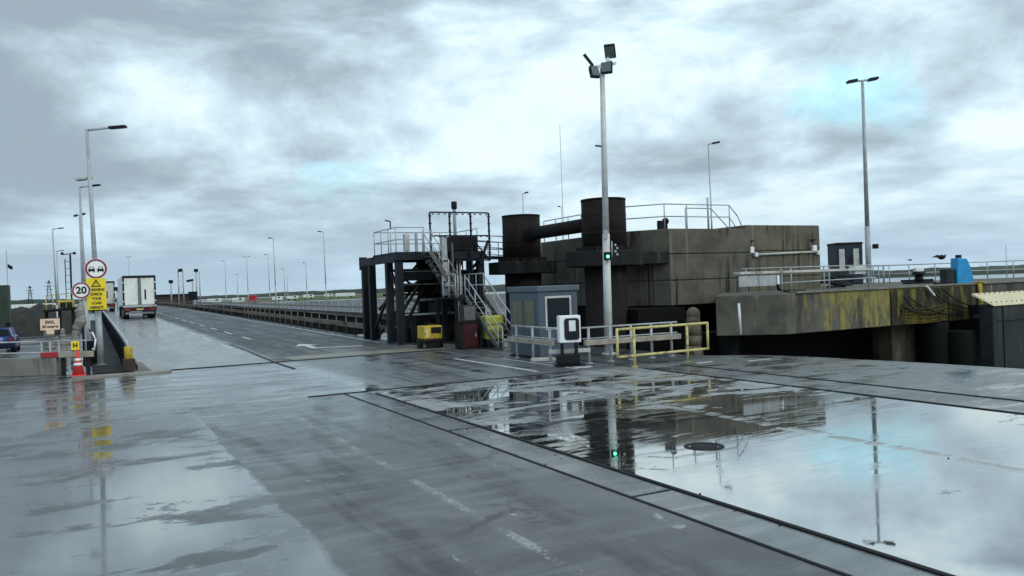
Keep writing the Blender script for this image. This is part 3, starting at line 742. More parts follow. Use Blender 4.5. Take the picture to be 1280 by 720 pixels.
# mast with cross arms
g = P(90, 380, 110); g.z = -.25
t = thing('signal_mast', 'twin pole signal mast with ladder rungs left of the lamp row', 'mast', g)
zt = EYE+(hz(90)-318)*.11
MB().tube(g, Vector((g.x,g.y,zt)), .12).build('pole', 'steel_dark', t)
p2 = g-RH*.75; MB().tube(p2, Vector((p2.x,p2.y,zt-.6)), .06).build('ladder_pole', 'steel_dark', t)
mbq = MB(); mbq.beam(Vector((g.x,g.y,zt))-RH*1.1, Vector((g.x,g.y,zt))+RH*.6+UP*.15, .12, .12)
for k in range(1,7): mbq.beam(Vector((g.x,g.y,zt-k*.95)), Vector((p2.x,p2.y,zt-k*.95)), .06, .06)
mbq.build('rung', 'steel_dark', t)
for s in (-1.1,.6): MB().obox(Vector((g.x,g.y,zt+.15))+RH*s, .35,.3,.35).build('lamp_head', 'black', t)
# pylons
def pylon(px, d, ty, lab):
    b = P(px, 380, d); b.z = .4; h = EYE+(hz(px)-ty)*d/1000-.4
    t = thing('pylon', lab, 'pylon', b, 'electricity pylons on the horizon')
    mb = MB(); w = h*.11; r = d*.00022
    for sx in (-1,1):
        for sy in (-1,1): mb.beam(b+Vector((sx*w,sy*w,0)), b+Vector((sx*w*.18,sy*w*.18,h*.97)), r*2, r*2)
        for k in range(5):
            f0, f1 = k/5, (k+1)/5; w0, w1 = w*(1-.82*f0), w*(1-.82*f1)
            mb.beam(b+Vector((sx*w0,-w0,h*f0)), b+Vector((-sx*w1,-w1,h*f1)), r*1.6, r*1.6)
    mb.build('tower', 'steel_dark', t)
    for f_, l in ((.62,.26),(.76,.34),(.9,.22)):
        MB().beam(b+UP*h*f_-RH*h*l*.6, b+UP*h*f_+RH*h*l*.6, r*2.4, r*2.4).build('crossarm', 'steel_dark', t)
pylon(62, 800, 350, 'larger lattice pylon on the left horizon'); pylon(38, 1000, 357, 'smaller lattice pylon nearer the left picture edge')
# flag
g = P(10.5, 380, 62); g.z = -.25; zt = EYE+(hz(10)-312)*.062
t = thing('flagpole', 'thin flagpole with a small dark flag at the far left', 'flagpole', g)
MB().tube(g, Vector((g.x,g.y,zt)), .04).build('pole', 'galv', t)
mb = MB(); fv = []; q = Vector((g.x,g.y,EYE+(hz(14)-329)*.062))
for i in range(7):
    f_ = i/6; fv += [q+RH*(.05+.38*f_)-UP*(.05+.2*f_)+FH*.04*math.sin(f_*7), q+RH*(.05+.35*f_)-UP*(.34+.18*f_)+FH*.04*math.sin(f_*7+.4)]
mb.add(fv, [(2*i,2*i+1,2*i+3,2*i+2) for i in range(6)], True)
fo = mb.build('flag', 'black', t); sm = fo.modifiers.new('thick','SOLIDIFY'); sm.thickness = .01
# white vans and trailers parked on the port land
def van(px, d, zb, L, H, lab, col='white', name='parked_van', win=True):
    c = P(px, 380, d); c.z = zb; x, y, z = c
    t = thing(name, lab, 'van' if name == 'parked_van' else 'trailer', c, 'vehicles parked across the port')
    ex = RH*L/2; M = Matrix.Translation(c+UP*(.45+H/2)) @ Matrix.Rotation(-TH, 4, 'Z')
    MB().obox(None, L, 2.1, H, M=M).build('body', col, t, .12)
    if win:
        MB().obox(None, L*.22, .03, H*.36, M=M @ Matrix.Translation((L*.32,-1.06,H*.2))).build('window', 'glass', t)
    for s in (-.33,.33):
        p = c+RH*L*s-FH*.9+UP*.4; MB().tube(p-FH*.1, p+FH*.15, .4, n=12).build('wheel', 'tyre', t)
van(28, 150, -.25, 5.2, 2.0, 'white van at the left, just right of the dark hut'); van(50, 140, -.25, 5.6, 2.3, 'white van with a dark window below the small pylon')
van(40, 190, -.25, 9, 2.3, 'long white trailer behind the two left vans', name='parked_trailer', win=False)
van(68, 170, -.25, 5.2, 2.0, 'white van half hidden by the slim left lamp post')
van(316, 218, .45, 2.2, 1.7, 'red container standing on the far port yard', 'red_paint', 'red_container', False)
van(347, 240, .5, 2.6, 1.1, 'small white van below the twin lamp posts on the yard'); van(366, 262, .6, 3.4, 1.0, 'small white van beside the field edge'); van(298, 230, .45, 3, 1.2, 'white van left of the red container')
van(268, 235, .45, 3.6, 1.2, 'white van near the signal posts on the far yard'); van(432, 300, .6, 7, 1.3, 'long white trailer on the field near the gantry', name='parked_trailer', win=False)
van(411, 330, .6, 3.2, 1.2, 'pale van left of the long field trailer'); van(386, 300, .6, 3.6, 1.2, 'white van in the middle of the field')
# far dark building + signal posts at the road end
g = P(206, 372, 185); g.z = .4
t = thing('warehouse', 'low dark brown warehouse at the far end of the road', 'building', g)
MB().box(g.x-1.5,g.x+6.0,g.y,g.y+9,.4,3.3).build('wall', 'brown_wall', t); MB().box(g.x-1.8,g.x+6.3,g.y-.3,g.y+9.3,3.3,3.6).build('roof', 'steel_dark', t)
def sigpost(px, d, ty, lab, twin=False, head=True, box=False):
    g = P(px, 378, d); g.z = 1.05; zt = EYE+(hz(px)-ty)*d/1000
    t = thing('signal_post', lab, 'signal post', g, 'signal posts at the road end')
    MB().tube(g, Vector((g.x,g.y,zt)), .13).build('pole', 'galv', t)
    if twin:
        p = g+RH*.9; MB().tube(p, Vector((p.x,p.y,zt)), .13).build('pole', 'galv', t)
        mbq = MB()
        for k in range(4): mbq.beam(Vector((g.x,g.y,zt-.8-k*1.0)), Vector((p.x,p.y,zt-1.3-k*1.0)), .06, .06)
        mbq.build('brace', 'galv', t)
    if head: MB().obox(Vector((g.x,g.y,zt))+RH*(.45 if twin else 0), .7,.5,.6,-TH).build('lamp_head', 'black', t, .05)
    if box: 
        MB().obox(Vector((g.x,g.y,2.9)), 1.5,.5,1.5,-TH).build('sign_box', 'steel_dark', t, .05)
        MB().beam(Vector((g.x,g.y,zt+.3))+RH*.1, Vector((g.x,g.y,zt+.1))-RH*.95, .5, .35).build('loudspeaker', 'black', t)
sigpost(224, 150, 338, 'twin pole signal post with a dark head at the road end', twin=True)
sigpost(241.5, 140, 352, 'signal post with a square box and black horn', box=True, head=False)
sigpost(246.5, 160, 338, 'thin signal post right behind the boxed one'); sigpost(250.5, 170, 340, 'bare thin post rightmost at the road end', head=False)
sigpost(214.5, 150, 352, 'short post nearest the white lorry'); sigpost(147, 130, 361, 'small traffic light left of the white lorry')

# ---------------------------------------------------------------- lorries
def lorry(px, py, d, lab, body, frame, doors, L=12, size=1.2):
    c = P(px, py, d); u0 = c.y; x = c.x; z = zr(u0)
    t = thing('lorry', lab, 'lorry', (x,u0,z), 'lorries driving up the link-span')
    W = 1.27; z0, z1 = z+1.15, z+3.62
    MB().box(x-W,x+W,u0+.06,u0+L,z0,z1).build('box_body', body, t, .03)
    fr = MB().box(x-W,x-W+.13,u0,u0+.06,z0,z1).box(x+W-.13,x+W,u0,u0+.06,z0,z1).box(x-W+.13,x+W-.13,u0,u0+.06,z1-.2,z1)
    fo = fr.build('rear_frame', frame, t)
    mm = MB()
    for s in (-1,1):
        for k in (.3,1.1,1.85): mm.box(x+s*(W-.12) - .005, x+s*(W-.01)+.005, u0-.012, u0-.002, z0+k, z0+k+.1)
    mm.build('marker', 'white', fo)
    for s in (-1,1):
        x0, x1 = (x-W+.14, x-.13) if s < 0 else (x+.13, x+W-.14)
        dr = MB().box(x0,x1,u0+.012,u0+.055,z0+.06,z1-.22).build('door', doors, t, .01)
        hx = x+.02 if s < 0 else x+.1
    mq = MB()
    for xx in (-.09,-.03,.04,.1): mq.tube((x+xx,u0+.02,z0+.02),(x+xx,u0+.02,z1-.22),.016,n=6)
    mq.build('lock_bar', 'steel_dark', t)
    MB().box(x+.38,x+.5,u0-.012,u0+.01,z0+.45,z0+1.3).build('handle_recess', 'black', t, .02)
    MB().box(x-W,x+W,u0+.0,u0+.1,z0-.16,z0).build('sill', 'galv', t)
    MB().box(x-W,x+W,u0+.02,u0+.12,z0-.52,z0-.17).build('light_panel', 'maroon', t)
    for s in (-1,1): MB().box(x+s*.95-.18,x+s*.95+.18,u0-.01,u0+.02,z0-.42,z0-.26).build('tail_light', 'tail_red', t)
    MB().box(x-.26,x+.26,u0-.005,u0+.02,z0-.4,z0-.28).build('number_plate', 'yellow_pale', t)
    MB().box(x-1.1,x+1.1,u0+.3,u0+.42,z+.42,z+.58).build('underrun_bar', 'galv', t)
    MB().box(x-.55,x+.55,u0+.4,u0+L-.5,z0-.32,z0-.02).build('chassis', 'black', t)
    for s in (-1,1):
        for dy in (1.5,2.8,4.1,L-.5):
            o = MB().tube((x+s*.78,u0+dy,z+.5),(x+s*1.22,u0+dy,z+.5),.5,n=18).build('wheel', 'tyre', t)
            MB().tube((x+s*1.1,u0+dy,z+.5),(x+s*1.225,u0+dy,z+.5),.26,n=12).build('rim', 'galv', o)
        MB().box(x+s*1.02-.22,x+s*1.02+.22,u0+.55,u0+.58,z+.25,z+.95).build('mudflap', 'black', t)
    MB().box(x-1.2,x+1.2,u0+L+.4,u0+L+2.5,z+.6,z+3.2).build('cab', body, t, .15); t.scale = (size,size,size)
lorry(175.5, 398, 80, 'white box lorry seen from behind climbing the link-span road', 'white', 'steel_dark', 'door_white')
lorry(129.5, 388, 113, 'farther lorry with a dark red rear just right of the yellow plate', 'white', 'steel_dark', 'pale', 10)

# ---------------------------------------------------------------- steel gantry
def gantry():
    x0, x1, u0, u1, zp = 12.35, 16.4, 34.2, 37.2, 4.2
    t = thing('steel_gantry', 'dark steel gantry tower with railed platform and stairs beside the road', 'gantry', (x0,u0,0))
    f = MB().box(x0-.16,x0+.16,u0-.14,u0+.14,0.01,zp-.34).build('column', 'steel_dark', t)
    for dx, du in ((0,1.35),(0,3.9),(0,5.0),(4.05,0),(4.05,3.0),(2.2,3.0)): dup_part(f, (dx,du,0))
    p = MB().prism([(x0-.2,u0-.2),(x1+.2,u0-.2),(x1+.2,u1),(x0-.2,u1)], zp-.03, zp+.03).build('platform', 'steel_dark', t)
    g = MB(); g.box(x0-.2,x1+.2,u0-.25,u0-.13,zp-.34,zp-.03); g.box(x0-.2,x0-.08,u0-.1,u1+2.2,zp-.42,zp-.05); g.box(x1+.08,x1+.2,u0-.1,u1,zp-.34,zp-.03); g.box(x0-.2,x1+.2,u1,u1+.12,zp-.34,zp-.03)
    g.box(x0-.2,x0+.15,u1+2.1,u1+2.3,zp-.6,zp+.05)
    g.build('edge_beam', 'steel_dark', t)
    br = []
    br += [((x0,u0+1.35,zp-.5),(x0,u0+.1,2.4)), ((x0,u1,.4),(x0+2.0,u1,2.9)), ((x0+.4,u0+.2,1.1),(x0+2.1,u0+1.5,3.2)), ((x0,u1,1.6),(x0+2.2,u1,3.9)), ((x1,u0,.3),(x0+2.2,u0+.5,2.4)),
           ((x0,u0,1.4),(x0+2.2,u1,2.9)),((x0+2.2,u1,.2),(x1,u1,3.6)),((x1,u0,3.8),(x0+2.4,u1,1.2)),((x0,u0+3.9,.5),(x0,u0+1.4,2.4))]
    b0 = None
    for a, b in br: MB().beam(a, b, .11, .11).build('brace', 'steel_dark', t)
    for z in (1.35, 2.3): MB().beam((x0+.2,u1-.1,z),(x1,u1-.1,z),.1,.1).build('cross_beam', 'rust', t)
    MB().box(x0+.5,x0+2.2,u0+1.2,u0+2.0,2.95,3.5).build('tank', 'fender', t, .08)
    MB().path([(x0+.5,u0+2.4,2.0),(x0+3.6,u0+2.4,2.0),(x0+3.6,u0+2.4,3.9)],.07).build('pipe', 'galv', t)
    MB().path([(x0+.6,u0+1,1.35),(x0+3.2,u0+1,1.35),(x0+3.2,u0+1,.2)],.05).build('pipe', 'galv', t)
    MB().path([(x0+2.9,u0+.1,.0),(x0+2.9,u0+.1,4.1)],.045).path([(x0+3.05,u0+.1,.0),(x0+3.05,u0+.1,4.1)],.045).build('pipe', 'pale', t)
    MB().box(x0+2.35,x1-.25,u1-1.5,u1-.25,0.01,1.9).build('power_unit', 'black', t, .04)
    MB().box(x0+1.2,x0+2.2,u1-1.2,u1-.2,0.01,1.2).build('pump_box', 'rubber', t, .04); MB().box(x1-1.3,x1-.3,u0+1.6,u0+2.6,2.3,3.7).build('valve_box', 'rubber', t, .04)
    MB().tube((x0+1.2,u0+2.7,2.62),(x1-.3,u0+2.7,2.62),.22,n=16).build('cylinder', 'rust', t)
    for k in range(5): MB().path([(x0+2.5+.22*k,u0+.9,1.9),(x0+2.5+.22*k,u0+.9+.1*k,2.8),(x0+2.3+.3*k,u0+.6,4.1)],.03).build('hose', 'cable', t)
    for k, (xa, za, xb, zb, y_) in enumerate(((x0+2.3,.2,x1,2.1,u0+.6),(x0+2.3,2.1,x1,.2,u0+.62),(x0+2.3,2.2,x1,3.9,u0+1.9),(x0+2.3,3.9,x1,2.2,u0+1.92),(x0+.3,3.8,x0+2.3,2.2,u1-.3))): MB().beam((xa,y_,za),(xb,y_,zb),.09,.09).build('brace', 'steel_dark', t)
    MB().box(x0+2.2,x1+.1,u0-.02,u0+.1,2.05,2.22).build('cross_beam', 'steel_dark', t); MB().box(x0+.2,x1-.2,u0+1.3,u0+1.42,1.2,1.32).build('cross_beam', 'steel_dark', t)
    for k in range(4): MB().box(x0+2.35+.42*k,x0+2.4+.42*k,u1-.2,u1-.15,1.9,3.85).build('cage_bar', 'steel_dark', t)
    for z_ in (2.6,3.2): MB().box(x0+2.3,x1,u1-.14,u1-.1,z_,z_+.05).build('cage_rail', 'steel_dark', t)
    for xx in (x0+2.2,x1-.5): MB().box(xx,xx+.2,u0+.3,u0+.5,0.01,4.1).build('column', 'steel_dark', t)
    railing('','','',[(x1+.3,u0+.9,zp-.4),(x1+2.4,u0+1.6,zp-.5)],1.0,.7,[.35,.7,1.0],parent=t,r=.024)
    MB().box(x0+2.25,x1+.1,u1+.02,u1+.06,1.0,3.85).build('mesh_panel', 'void', t); MB().box(x1+.0,x1+.05,u0+.4,u1-.1,.3,3.4).build('mesh_panel', 'void', t)
    MB().box(x0+.35,x0+1.1,u1-1.0,u1-.15,0.01,.75).build('pump_box', 'steel_dark', t, .03)
    for k in range(7): MB().path([(x0+2.35+.28*k,u0+.2+.13*k,.02),(x0+2.35+.28*k,u0+.2+.13*k,3.85)],.035).build('pipe', ('steel_dark','rust','steel_grey')[k%3], t)
    for z_ in (2.75,3.35): MB().path([(x0+.2,u0+.35,z_),(x1,u0+.35,z_)],.03).build('pipe', 'steel_grey', t)
    rl = dict(parent=t, r=.024)
    railing('', '', '', [(x0+1.2,u0-.15,zp+.03),(x0-.15,u0-.15,zp+.03),(x0-.15,u1-.1,zp+.03),(x0+1.5,u1-.1,zp+.03),(x1+.1,u1-.1,zp+.03),(x1+.1,u0+.4,zp+.03)], 1.1, 1.05, [.55,1.1], **rl)
    MB().path([(x0-.15,u0+.5,zp+1.1),(x0-.15,u0+.5,zp+1.45),(x0-.4,u0+.5,zp+1.5)],.03).build('lamp_bracket', 'steel_dark', t)
    MB().obox(Vector((x0+.7,u0+.8,zp+.5)), .26,.2,.8).build('control_box', 'pale', t, .03)
    MB().obox(Vector((x0+1.5,u0+1.6,zp+.5)), .12,.12,1.0).build('control_post', 'galv', t, .01)
    # safety screen
    sx0, sx1, su, sz0, sz1 = 13.75, 16.72, 33.75, 3.75, 6.0
    s = MB()
    for k in range(4):
        x = [sx0, sx0+.97, sx0+2.03, sx1][k]; s.box(x-.035,x+.035,su-.035,su+.035,sz0-(1.5 if k in (1,2) else 0),sz1)
    for z in (sz1, 4.93): s.box(sx0+.036,sx1-.036,su-.03,su+.03,z-.035,z+.03)
    s.box(sx0+.036,sx1-.036,su-.03,su+.03,sz0,sz0+.06)
    so = s
    c = s
    for k in range(10):
        x = sx0+.14+k*.3; c.box(x-.03,x+.03,su-.06,su+.04,4.86,4.89); c.box(x-.03,x+.03,su-.06,su+.04,sz1-.11,sz1-.06)
    for k in range(6):
        for x in (sx0,sx0+.97,sx0+2.03,sx1): c.box(x-.06,x+.06,su-.05,su+.036,4.1+k*.34,4.15+k*.34)
    so = s.build('screen_frame', 'steel_dark', t)
    MB().beam((sx1,su,3.75),(sx1-.7,su+.5,4.9),.06,.06).beam((sx1-.5,su+.05,3.6),(sx1-.05,su+.05,4.7),.1,.1).build('screen_brace', 'steel_dark', so)
    MB().tube((15.35,34.6,zp),(15.35,34.6,6.35),.08).build('lamp_pole', 'galv', t)
    MB().tube((15.35,34.6,6.25),(15.35,34.6,6.6),.14).build('beacon', 'black', t, .02)
    MB().box(14.3,14.55,33.75,33.95,2.2,4.9).build('cable_duct', 'galv', t, .01); MB().box(14.75,14.83,33.7,33.8,2.2,4.6).build('cable_duct', 'steel_grey', t)
    MB().box(15.0,16.4,34.3,35.2,4.25,4.95).build('motor_housing', 'black', t, .05)
    # stairs
    def stair(a, b, wv, n, hh=.95):
        a, b, wv = Vector(a), Vector(b), Vector(wv)
        for k in (0,1): MB().beam(a+wv*k, b+wv*k, .05, .2).build('stringer', 'steel_grey', t)
        f = None
        run = (b-a); run.z = 0; run = run/n
        for i in range(1, n):
            c = a+(b-a)*i/n
            if f is None:
                q = MB(); h = run.normalized()*.12
                q.add([c-h-UP*.02, c+h-UP*.02, c+wv+h-UP*.02, c+wv-h-UP*.02, c-h+UP*.02, c+h+UP*.02, c+wv+h+UP*.02, c+wv-h+UP*.02], [(3,2,1,0),(4,5,6,7),(0,1,5,4),(1,2,6,5),(2,3,7,6),(3,0,4,7)])
                f = q.build('tread', 'steel_grey', t); c0 = c
            else: dup_part(f, c-c0)
        for k in (0,1):
            o = wv*k
            q = MB().path([a+o+UP*hh, b+o+UP*hh], .026).path([a+o+UP*hh*.5, b+o+UP*hh*.5], .02)
            for i in (0,.33,.66,1): p = a+(b-a)*i+o; q.tube(p, p+UP*hh, .024, n=8)
            q.build('stair_rail', 'galv', t)
    stair((13.45,34.0,4.2),(14.75,34.0,2.15),(0,-.9,0),9)
    MB().box(13.9,15.35,31.6,34.0,2.05,2.12).build('landing', 'steel_dark', t)
    MB().box(13.9,15.35,31.5,31.6,1.95,2.12).build('landing_edge', 'steel_dark', t)
    for x, y in ((14.0,31.7),(15.25,31.7),(14.0,33.8),(15.25,33.8)): MB().box(x-.06,x+.06,y-.06,y+.06,0,2.05).build('landing_leg', 'steel_dark', t)
    railing('','','',[(13.95,31.6,2.12),(13.95,33.0,2.12)],1.0,.7,[.5,1.0], **rl); railing('','','',[(15.3,31.6,2.12),(15.3,33.9,2.12)],1.0,.8,[.5,1.0], **rl)
    stair((14.35,31.5,2.1),(14.35,28.5,.05),(.9,0,0),9)
    MB().path([(14.35,28.5,1.0),(14.35,28.1,.9),(14.35,28.1,.0)],.024).path([(15.25,28.5,1.0),(15.25,28.1,.9),(15.25,28.1,.0)],.024).build('stair_rail', 'galv', t)
gantry()
# sloped gangway with rails behind the screen towards the piles
a, b_ = Vector((16.7,35.6,4.0)), Vector((20.8,36.4,3.9))
t = thing('gangway', 'narrow railed gangway between the gantry platform and left rusty pile', 'gangway', a)
MB().beam(a,b_,.8,.12).build('deck', 'steel_dark', t)
railing('','','',[a+Vector((0,-.4,.05)),b_+Vector((0,-.4,.05))],1.0,.9,[.35,.7,1.0],parent=t)

# generator, cabinets, drum
g = G(539, 436); x, y, z = g
t = thing('generator', 'small yellow wheeled generator set at the foot of the gantry', 'generator', g)
MB().box(x-.42,x+.42,y-.3,y+.5,.42,.98).build('housing', 'yellow', t, .05)
MB().box(x-.1,x+.36,y-.315,y-.295,.66,.92).build('vent_panel', 'black', t, .01); MB().box(x-.38,x-.16,y-.312,y-.296,.5,.9).build('door', 'yellow_pale', t, .01)
MB().box(x-.46,x+.46,y-.34,y+.54,.3,.42).build('chassis', 'black', t, .02)
for s in (-1,1): MB().tube((x+s*.4,y+.1,.2),(x+s*.52,y+.1,.2),.2,n=16).build('wheel', 'tyre', t)
MB().box(x-.3,x+.3,y-.28,y-.2,0,.3).build('leg', 'black', t); MB().path([(x+.2,y,.98),(x+.2,y,1.06),(x-.2,y,1.06),(x-.2,y,.98)],.02).build('handle', 'black', t)
g = G(589, 436); x, y, z = g
t = thing('cabinet', 'dark red steel cabinet under the stair landing', 'cabinet', g)
MB().box(x-.36,x+.36,y,y+.5,.05,1.05).build('body', 'maroon', t, .02); MB().box(x-.3,x+.3,y-.015,y-.002,.12,.98).build('door', 'maroon', t, .01); MB().box(x+.2,x+.24,y-.03,y-.012,.5,.62).build('handle', 'galv', t)
MB().box(x-.4,x+.4,y-.03,y+.53,.0,.05).build('plinth', 'black', t)
for sx in (-1,1): MB().box(x+sx*.44-.05,x+sx*.44+.05,y-.06,y+.5,.05,1.02).build('side_frame', 'black', t)
MB().box(x-.42,x+.42,y-.03,y+.53,1.06,1.12).build('top_plate', 'black', t)
t2 = thing('control_cabinet', 'pale grey control cabinet sitting on top of the red one', 'cabinet', (x,y,1.12))
MB().box(x-.3,x+.3,y+.02,y+.45,1.122,1.8).build('body', 'fender', t2, .02); MB().box(x-.25,x+.25,y+.005,y+.018,1.18,1.74).build('door', 'steel_grey', t2, .01)
g = P(615, 408, 33.5)
t = thing('liquid_tank', 'yellow green plastic tank behind the lower stair flight', 'tank', (g.x,g.y,0))
MB().box(g.x-.42,g.x+.42,g.y-.3,g.y+.4,.32,1.32).build('tank_body', 'tank_green', t, .1); MB().box(g.x-.4,g.x+.4,g.y-.28,g.y+.38,.0,.32).build('stand', 'black', t)
MB().tube((g.x,g.y,1.32),(g.x,g.y,1.42),.09).build('cap', 'black', t)

# ---------------------------------------------------------------- rusty piles (dolphins)
def pile(c, zt, lab, zc0, zc1):
    x, y = c
    t = thing('mooring_dolphin', lab, 'dolphin', (x,y,-5), 'rusty tubular dolphins')
    MB().tube((x,y,zc1),(x,y,zt),.94,n=40).build('upper_pile', 'rust', t); MB().tube((x,y,zt-.06),(x,y,zt+.02),.955,n=40).build('rim', 'rust', t)
    MB().tube((x,y,-6),(x,y,zc0),.9,n=40).build('lower_pile', 'rust', t)
    n = 8; MB().prism([(x+1.75*math.cos(2*math.pi*(i+.5)/n), y+1.45*math.sin(2*math.pi*(i+.5)/n)) for i in range(n)], zc0, zc1-.001).build('collar', 'rubber', t, .03)
    w = MB()
    for z_ in (zc1+.75, zc1+1.5): w.tube((x,y,z_),(x,y,z_+.035),.952,n=40)
    w.tube((x-.55,y-.765,zc1+.2),(x-.55,y-.765,zt-.1),.018,n=6)
    w.build('weld_seam', 'rust_dim', t)
    b = MB()
    for i in range(16):
        a = 2*math.pi*i/16; b.obox(Vector((x+1.15*math.cos(a), y+1.15*math.sin(a), zc1+.09)), .1,.36,.18,a)
    b.build('bracket', 'rust', t)
    return t
p2 = P(757, 340, 34); p1 = P(653.5, 340, 39.8)
pa = pile((p2.x,p2.y), 6.03, 'right rusty pile, bigger and nearer, behind the floodlight mast', 3.2, 3.85)
pb = pile((p1.x,p1.y), 5.98, 'left rusty pile, farther off beside the gantry', 3.1, 3.7)
t = MB().box(p2.x+1.5,p2.x+3.0,p2.y-.5,p2.y+.9,3.25,3.8).build('collar_arm', 'rubber', pa, .03)
q0, q1 = Vector((p1.x,p1.y,5.02)), Vector((p2.x,p2.y,5.08)); dd = (q1-q0).normalized()
t = thing('cross_pipe', 'thick rusty horizontal pipe joining the two piles', 'pipe', q0+dd*.9)
MB().tube(q0+dd*.86, q1-dd*.86, .31, n=24).build('tube_body', 'rust', t)
MB().tube(q0+dd*.9, q0+dd*1.05, .4, n=24).build('flange', 'rust', t); MB().tube(q1-dd*1.05, q1-dd*.9, .4, n=24).build('flange', 'rust', t)

# ---------------------------------------------------------------- concrete blocks
def courses(poly, zs, name, m, bev=.035):
    mb = MB()
    for i, (z0, z1) in enumerate(zip(zs, zs[1:])): mb.prism(poly, z0+(.02 if i else 0), z1-.02)
    cx = sum(p[0] for p in poly)/len(poly); cy = sum(p[1] for p in poly)/len(poly)
    mb.prism([(cx+(x-cx)*.985, cy+(y-cy)*.985) for x, y in poly], zs[0]+.05, zs[-1]-.05)
    return mb.build(name, m, None, bev)
main = [(27.28,27.7),(22.5,27.7),(21.35,29.4),(21.35,37.2),(27.28,41)]
tag(courses(main, [1.4,2.5,3.66,4.8], 'concrete_block', 'concrete'), 'big dark stained concrete block right of the nearer rusty pile', 'concrete block')
rb = [(27.32,28.05),(32.2,28.05),(32.75,28.5),(32.9,29.2),(32.9,38),(27.32,41)]
tag(courses(rb, [1.4,2.5,3.75,5.0], 'concrete_block', 'concrete_r'), 'browner concrete block on the right with two wall lamps', 'concrete block')
struct(MB().box(21.6,32.6,30,41,-6,1.37).box(28,70,36.5,37.2,-6,.3).build('quay_wall_shade', 'void'))  # quay backing in near-black, painting the shade under the blocks
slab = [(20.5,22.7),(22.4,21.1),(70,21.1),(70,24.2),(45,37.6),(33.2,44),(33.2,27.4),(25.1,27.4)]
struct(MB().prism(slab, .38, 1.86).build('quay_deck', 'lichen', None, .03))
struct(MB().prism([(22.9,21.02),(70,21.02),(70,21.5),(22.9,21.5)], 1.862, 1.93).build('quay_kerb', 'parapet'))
struct(MB().box(20.9,60,24.5,25.5,-6,.36).box(20.0,22.5,26.8,31,-6,1.35).build('quay_wall_shade', 'void'))  # black walls behind the gap, under-deck shade painted as colour
# piers
g = P(866, 420, 30.2); tag(lumpy([Vector((g.x,g.y,-5.5)), Vector((g.x,g.y,-.8)), Vector((g.x+.05,g.y,1.2))], [.42,.38,.26], 'timber_pile', 'pier', n=9, seed=3), 'mossy weathered stub pile behind the yellow barrier', 'pile')
g = P(1130, 425, 34); tag(MB().box(g.x-.75,g.x+.75,g.y,g.y+1,-6,.375).build('pier', 'pier', None, .05), 'brown concrete pier under the right quay deck', 'pier')
g = P(918, 425, 31.5); tag(MB().box(g.x-.3,g.x+.3,g.y,g.y+.6,-6,.375).build('pier', 'rubber', None, .04), 'dark narrow pier under the left end of the deck', 'pier')
# chain on the pier
g = P(1134, 408, 33.4); ch = MB()
for k in range(14):
    zc = .34-k*.125; M = Matrix.Translation((g.x,g.y,zc)) @ Matrix.Rotation(k*math.pi/2, 4, 'Z')
    for i in range(8):
        a0, a1 = 2*math.pi*i/8, 2*math.pi*(i+1)/8
        ch.tube(M @ Vector((.05*math.cos(a0),0,.085*math.sin(a0))), M @ Vector((.05*math.cos(a1),0,.085*math.sin(a1))), .014, n=5)
tag(ch.build('chain', 'rust_bright'), 'short chain hanging over the brown pier', 'chain')
# wall lamps and conduit
la, lb = P(938,313,37.4), P(1016,311,39.6); la.y = lb.y = 27.95; la.x = 27.55
for p, lab in ((la,'left white bulkhead lamp on the browner concrete block'),(lb,'right white bulkhead lamp on the browner concrete block')):
    t = thing('wall_lamp', lab, 'wall lamp', p, 'bulkhead lamps on the concrete block')
    MB().obox(p+UP*.02, .26,.16,.3).build('lamp_body', 'white_clean', t, .03); MB().obox(p+Vector((.28,.0,-.2)), .2,.14,.2).build('junction_box', 'white', t, .02)
    MB().obox(p+UP*.45+Vector((0,.03,0)), .34,.1,.05).build('hood', 'black', t)
t = MB().tube(P(945,318,37.3)*1.0, P(1022,314.5,39.6), .055); a = P(945,318,37.3); b_ = P(1022,314.5,39.6); a.y = b_.y = 27.97; a.x = 27.75
tag(MB().tube(a,b_,.055).build('conduit', 'pale'), 'pale conduit pipe running between the two wall lamps', 'conduit')
# rails on the big block
rz = 4.8
rt = railing('railing', 'grey tube railing along the top of the dark concrete block', 'railing', [(21.5,36.8,rz),(21.5,29.5,rz),(22.6,28.1,rz),(26.4,28.1,rz)], 1.1, 1.25, [.55,1.1], r=.026)
MB().path([(26.4,28.1,rz+1.1),(26.9,28.1,rz+.6),(27.2,28.1,rz+.05)],.026).path([(26.4,28.1,rz+.55),(26.75,28.1,rz+.1)],.022).build('end_rail', 'galv', rt)
railing('railing', 'short sloping stair rail at the right end of the block top', 'railing', [(25.4,30.0,rz),(27.0,30.0,rz)], 1.15, 1.6, [1.15], r=.026)
p = Vector((27.0,30.0,rz+1.15)); tag(MB().path([p, p+Vector((1.15,0,-1.0))],.026).build('ramp_rail', 'galv'), 'single grey bar sloping down onto the browner block', 'rail')
g = P(832, 281, 36); t = thing('valve', 'small black valve cluster on the block top by the railing', 'valve', (g.x,g.y,rz))
MB().tube((g.x,g.y,rz),(g.x,g.y,rz+.35),.09).build('stem', 'black', t); MB().ball((g.x,g.y,rz+.38),.16).build('wheel', 'black', t); MB().obox(Vector((g.x-.3,g.y,rz+.2)),.25,.2,.4).build('body', 'black', t, .03)
g = P(885.5, 280, 37.5); MBa = MB().tube((g.x,g.y,rz),(g.x,g.y,EYE+(hz(885)-247)*.0375),.045); tag(MBa.build('antenna_post', 'galv'), 'plain grey antenna post standing on the concrete block', 'antenna')
g = P(706, 330, 90); t = MB().tube((g.x,g.y,-4.4),(g.x,g.y,EYE+(hz(704)-157)*.09),.06,.03,6); tag(t.build('radio_mast', 'galv'), 'hair thin radio mast above the rusty cross pipe', 'radio mast')
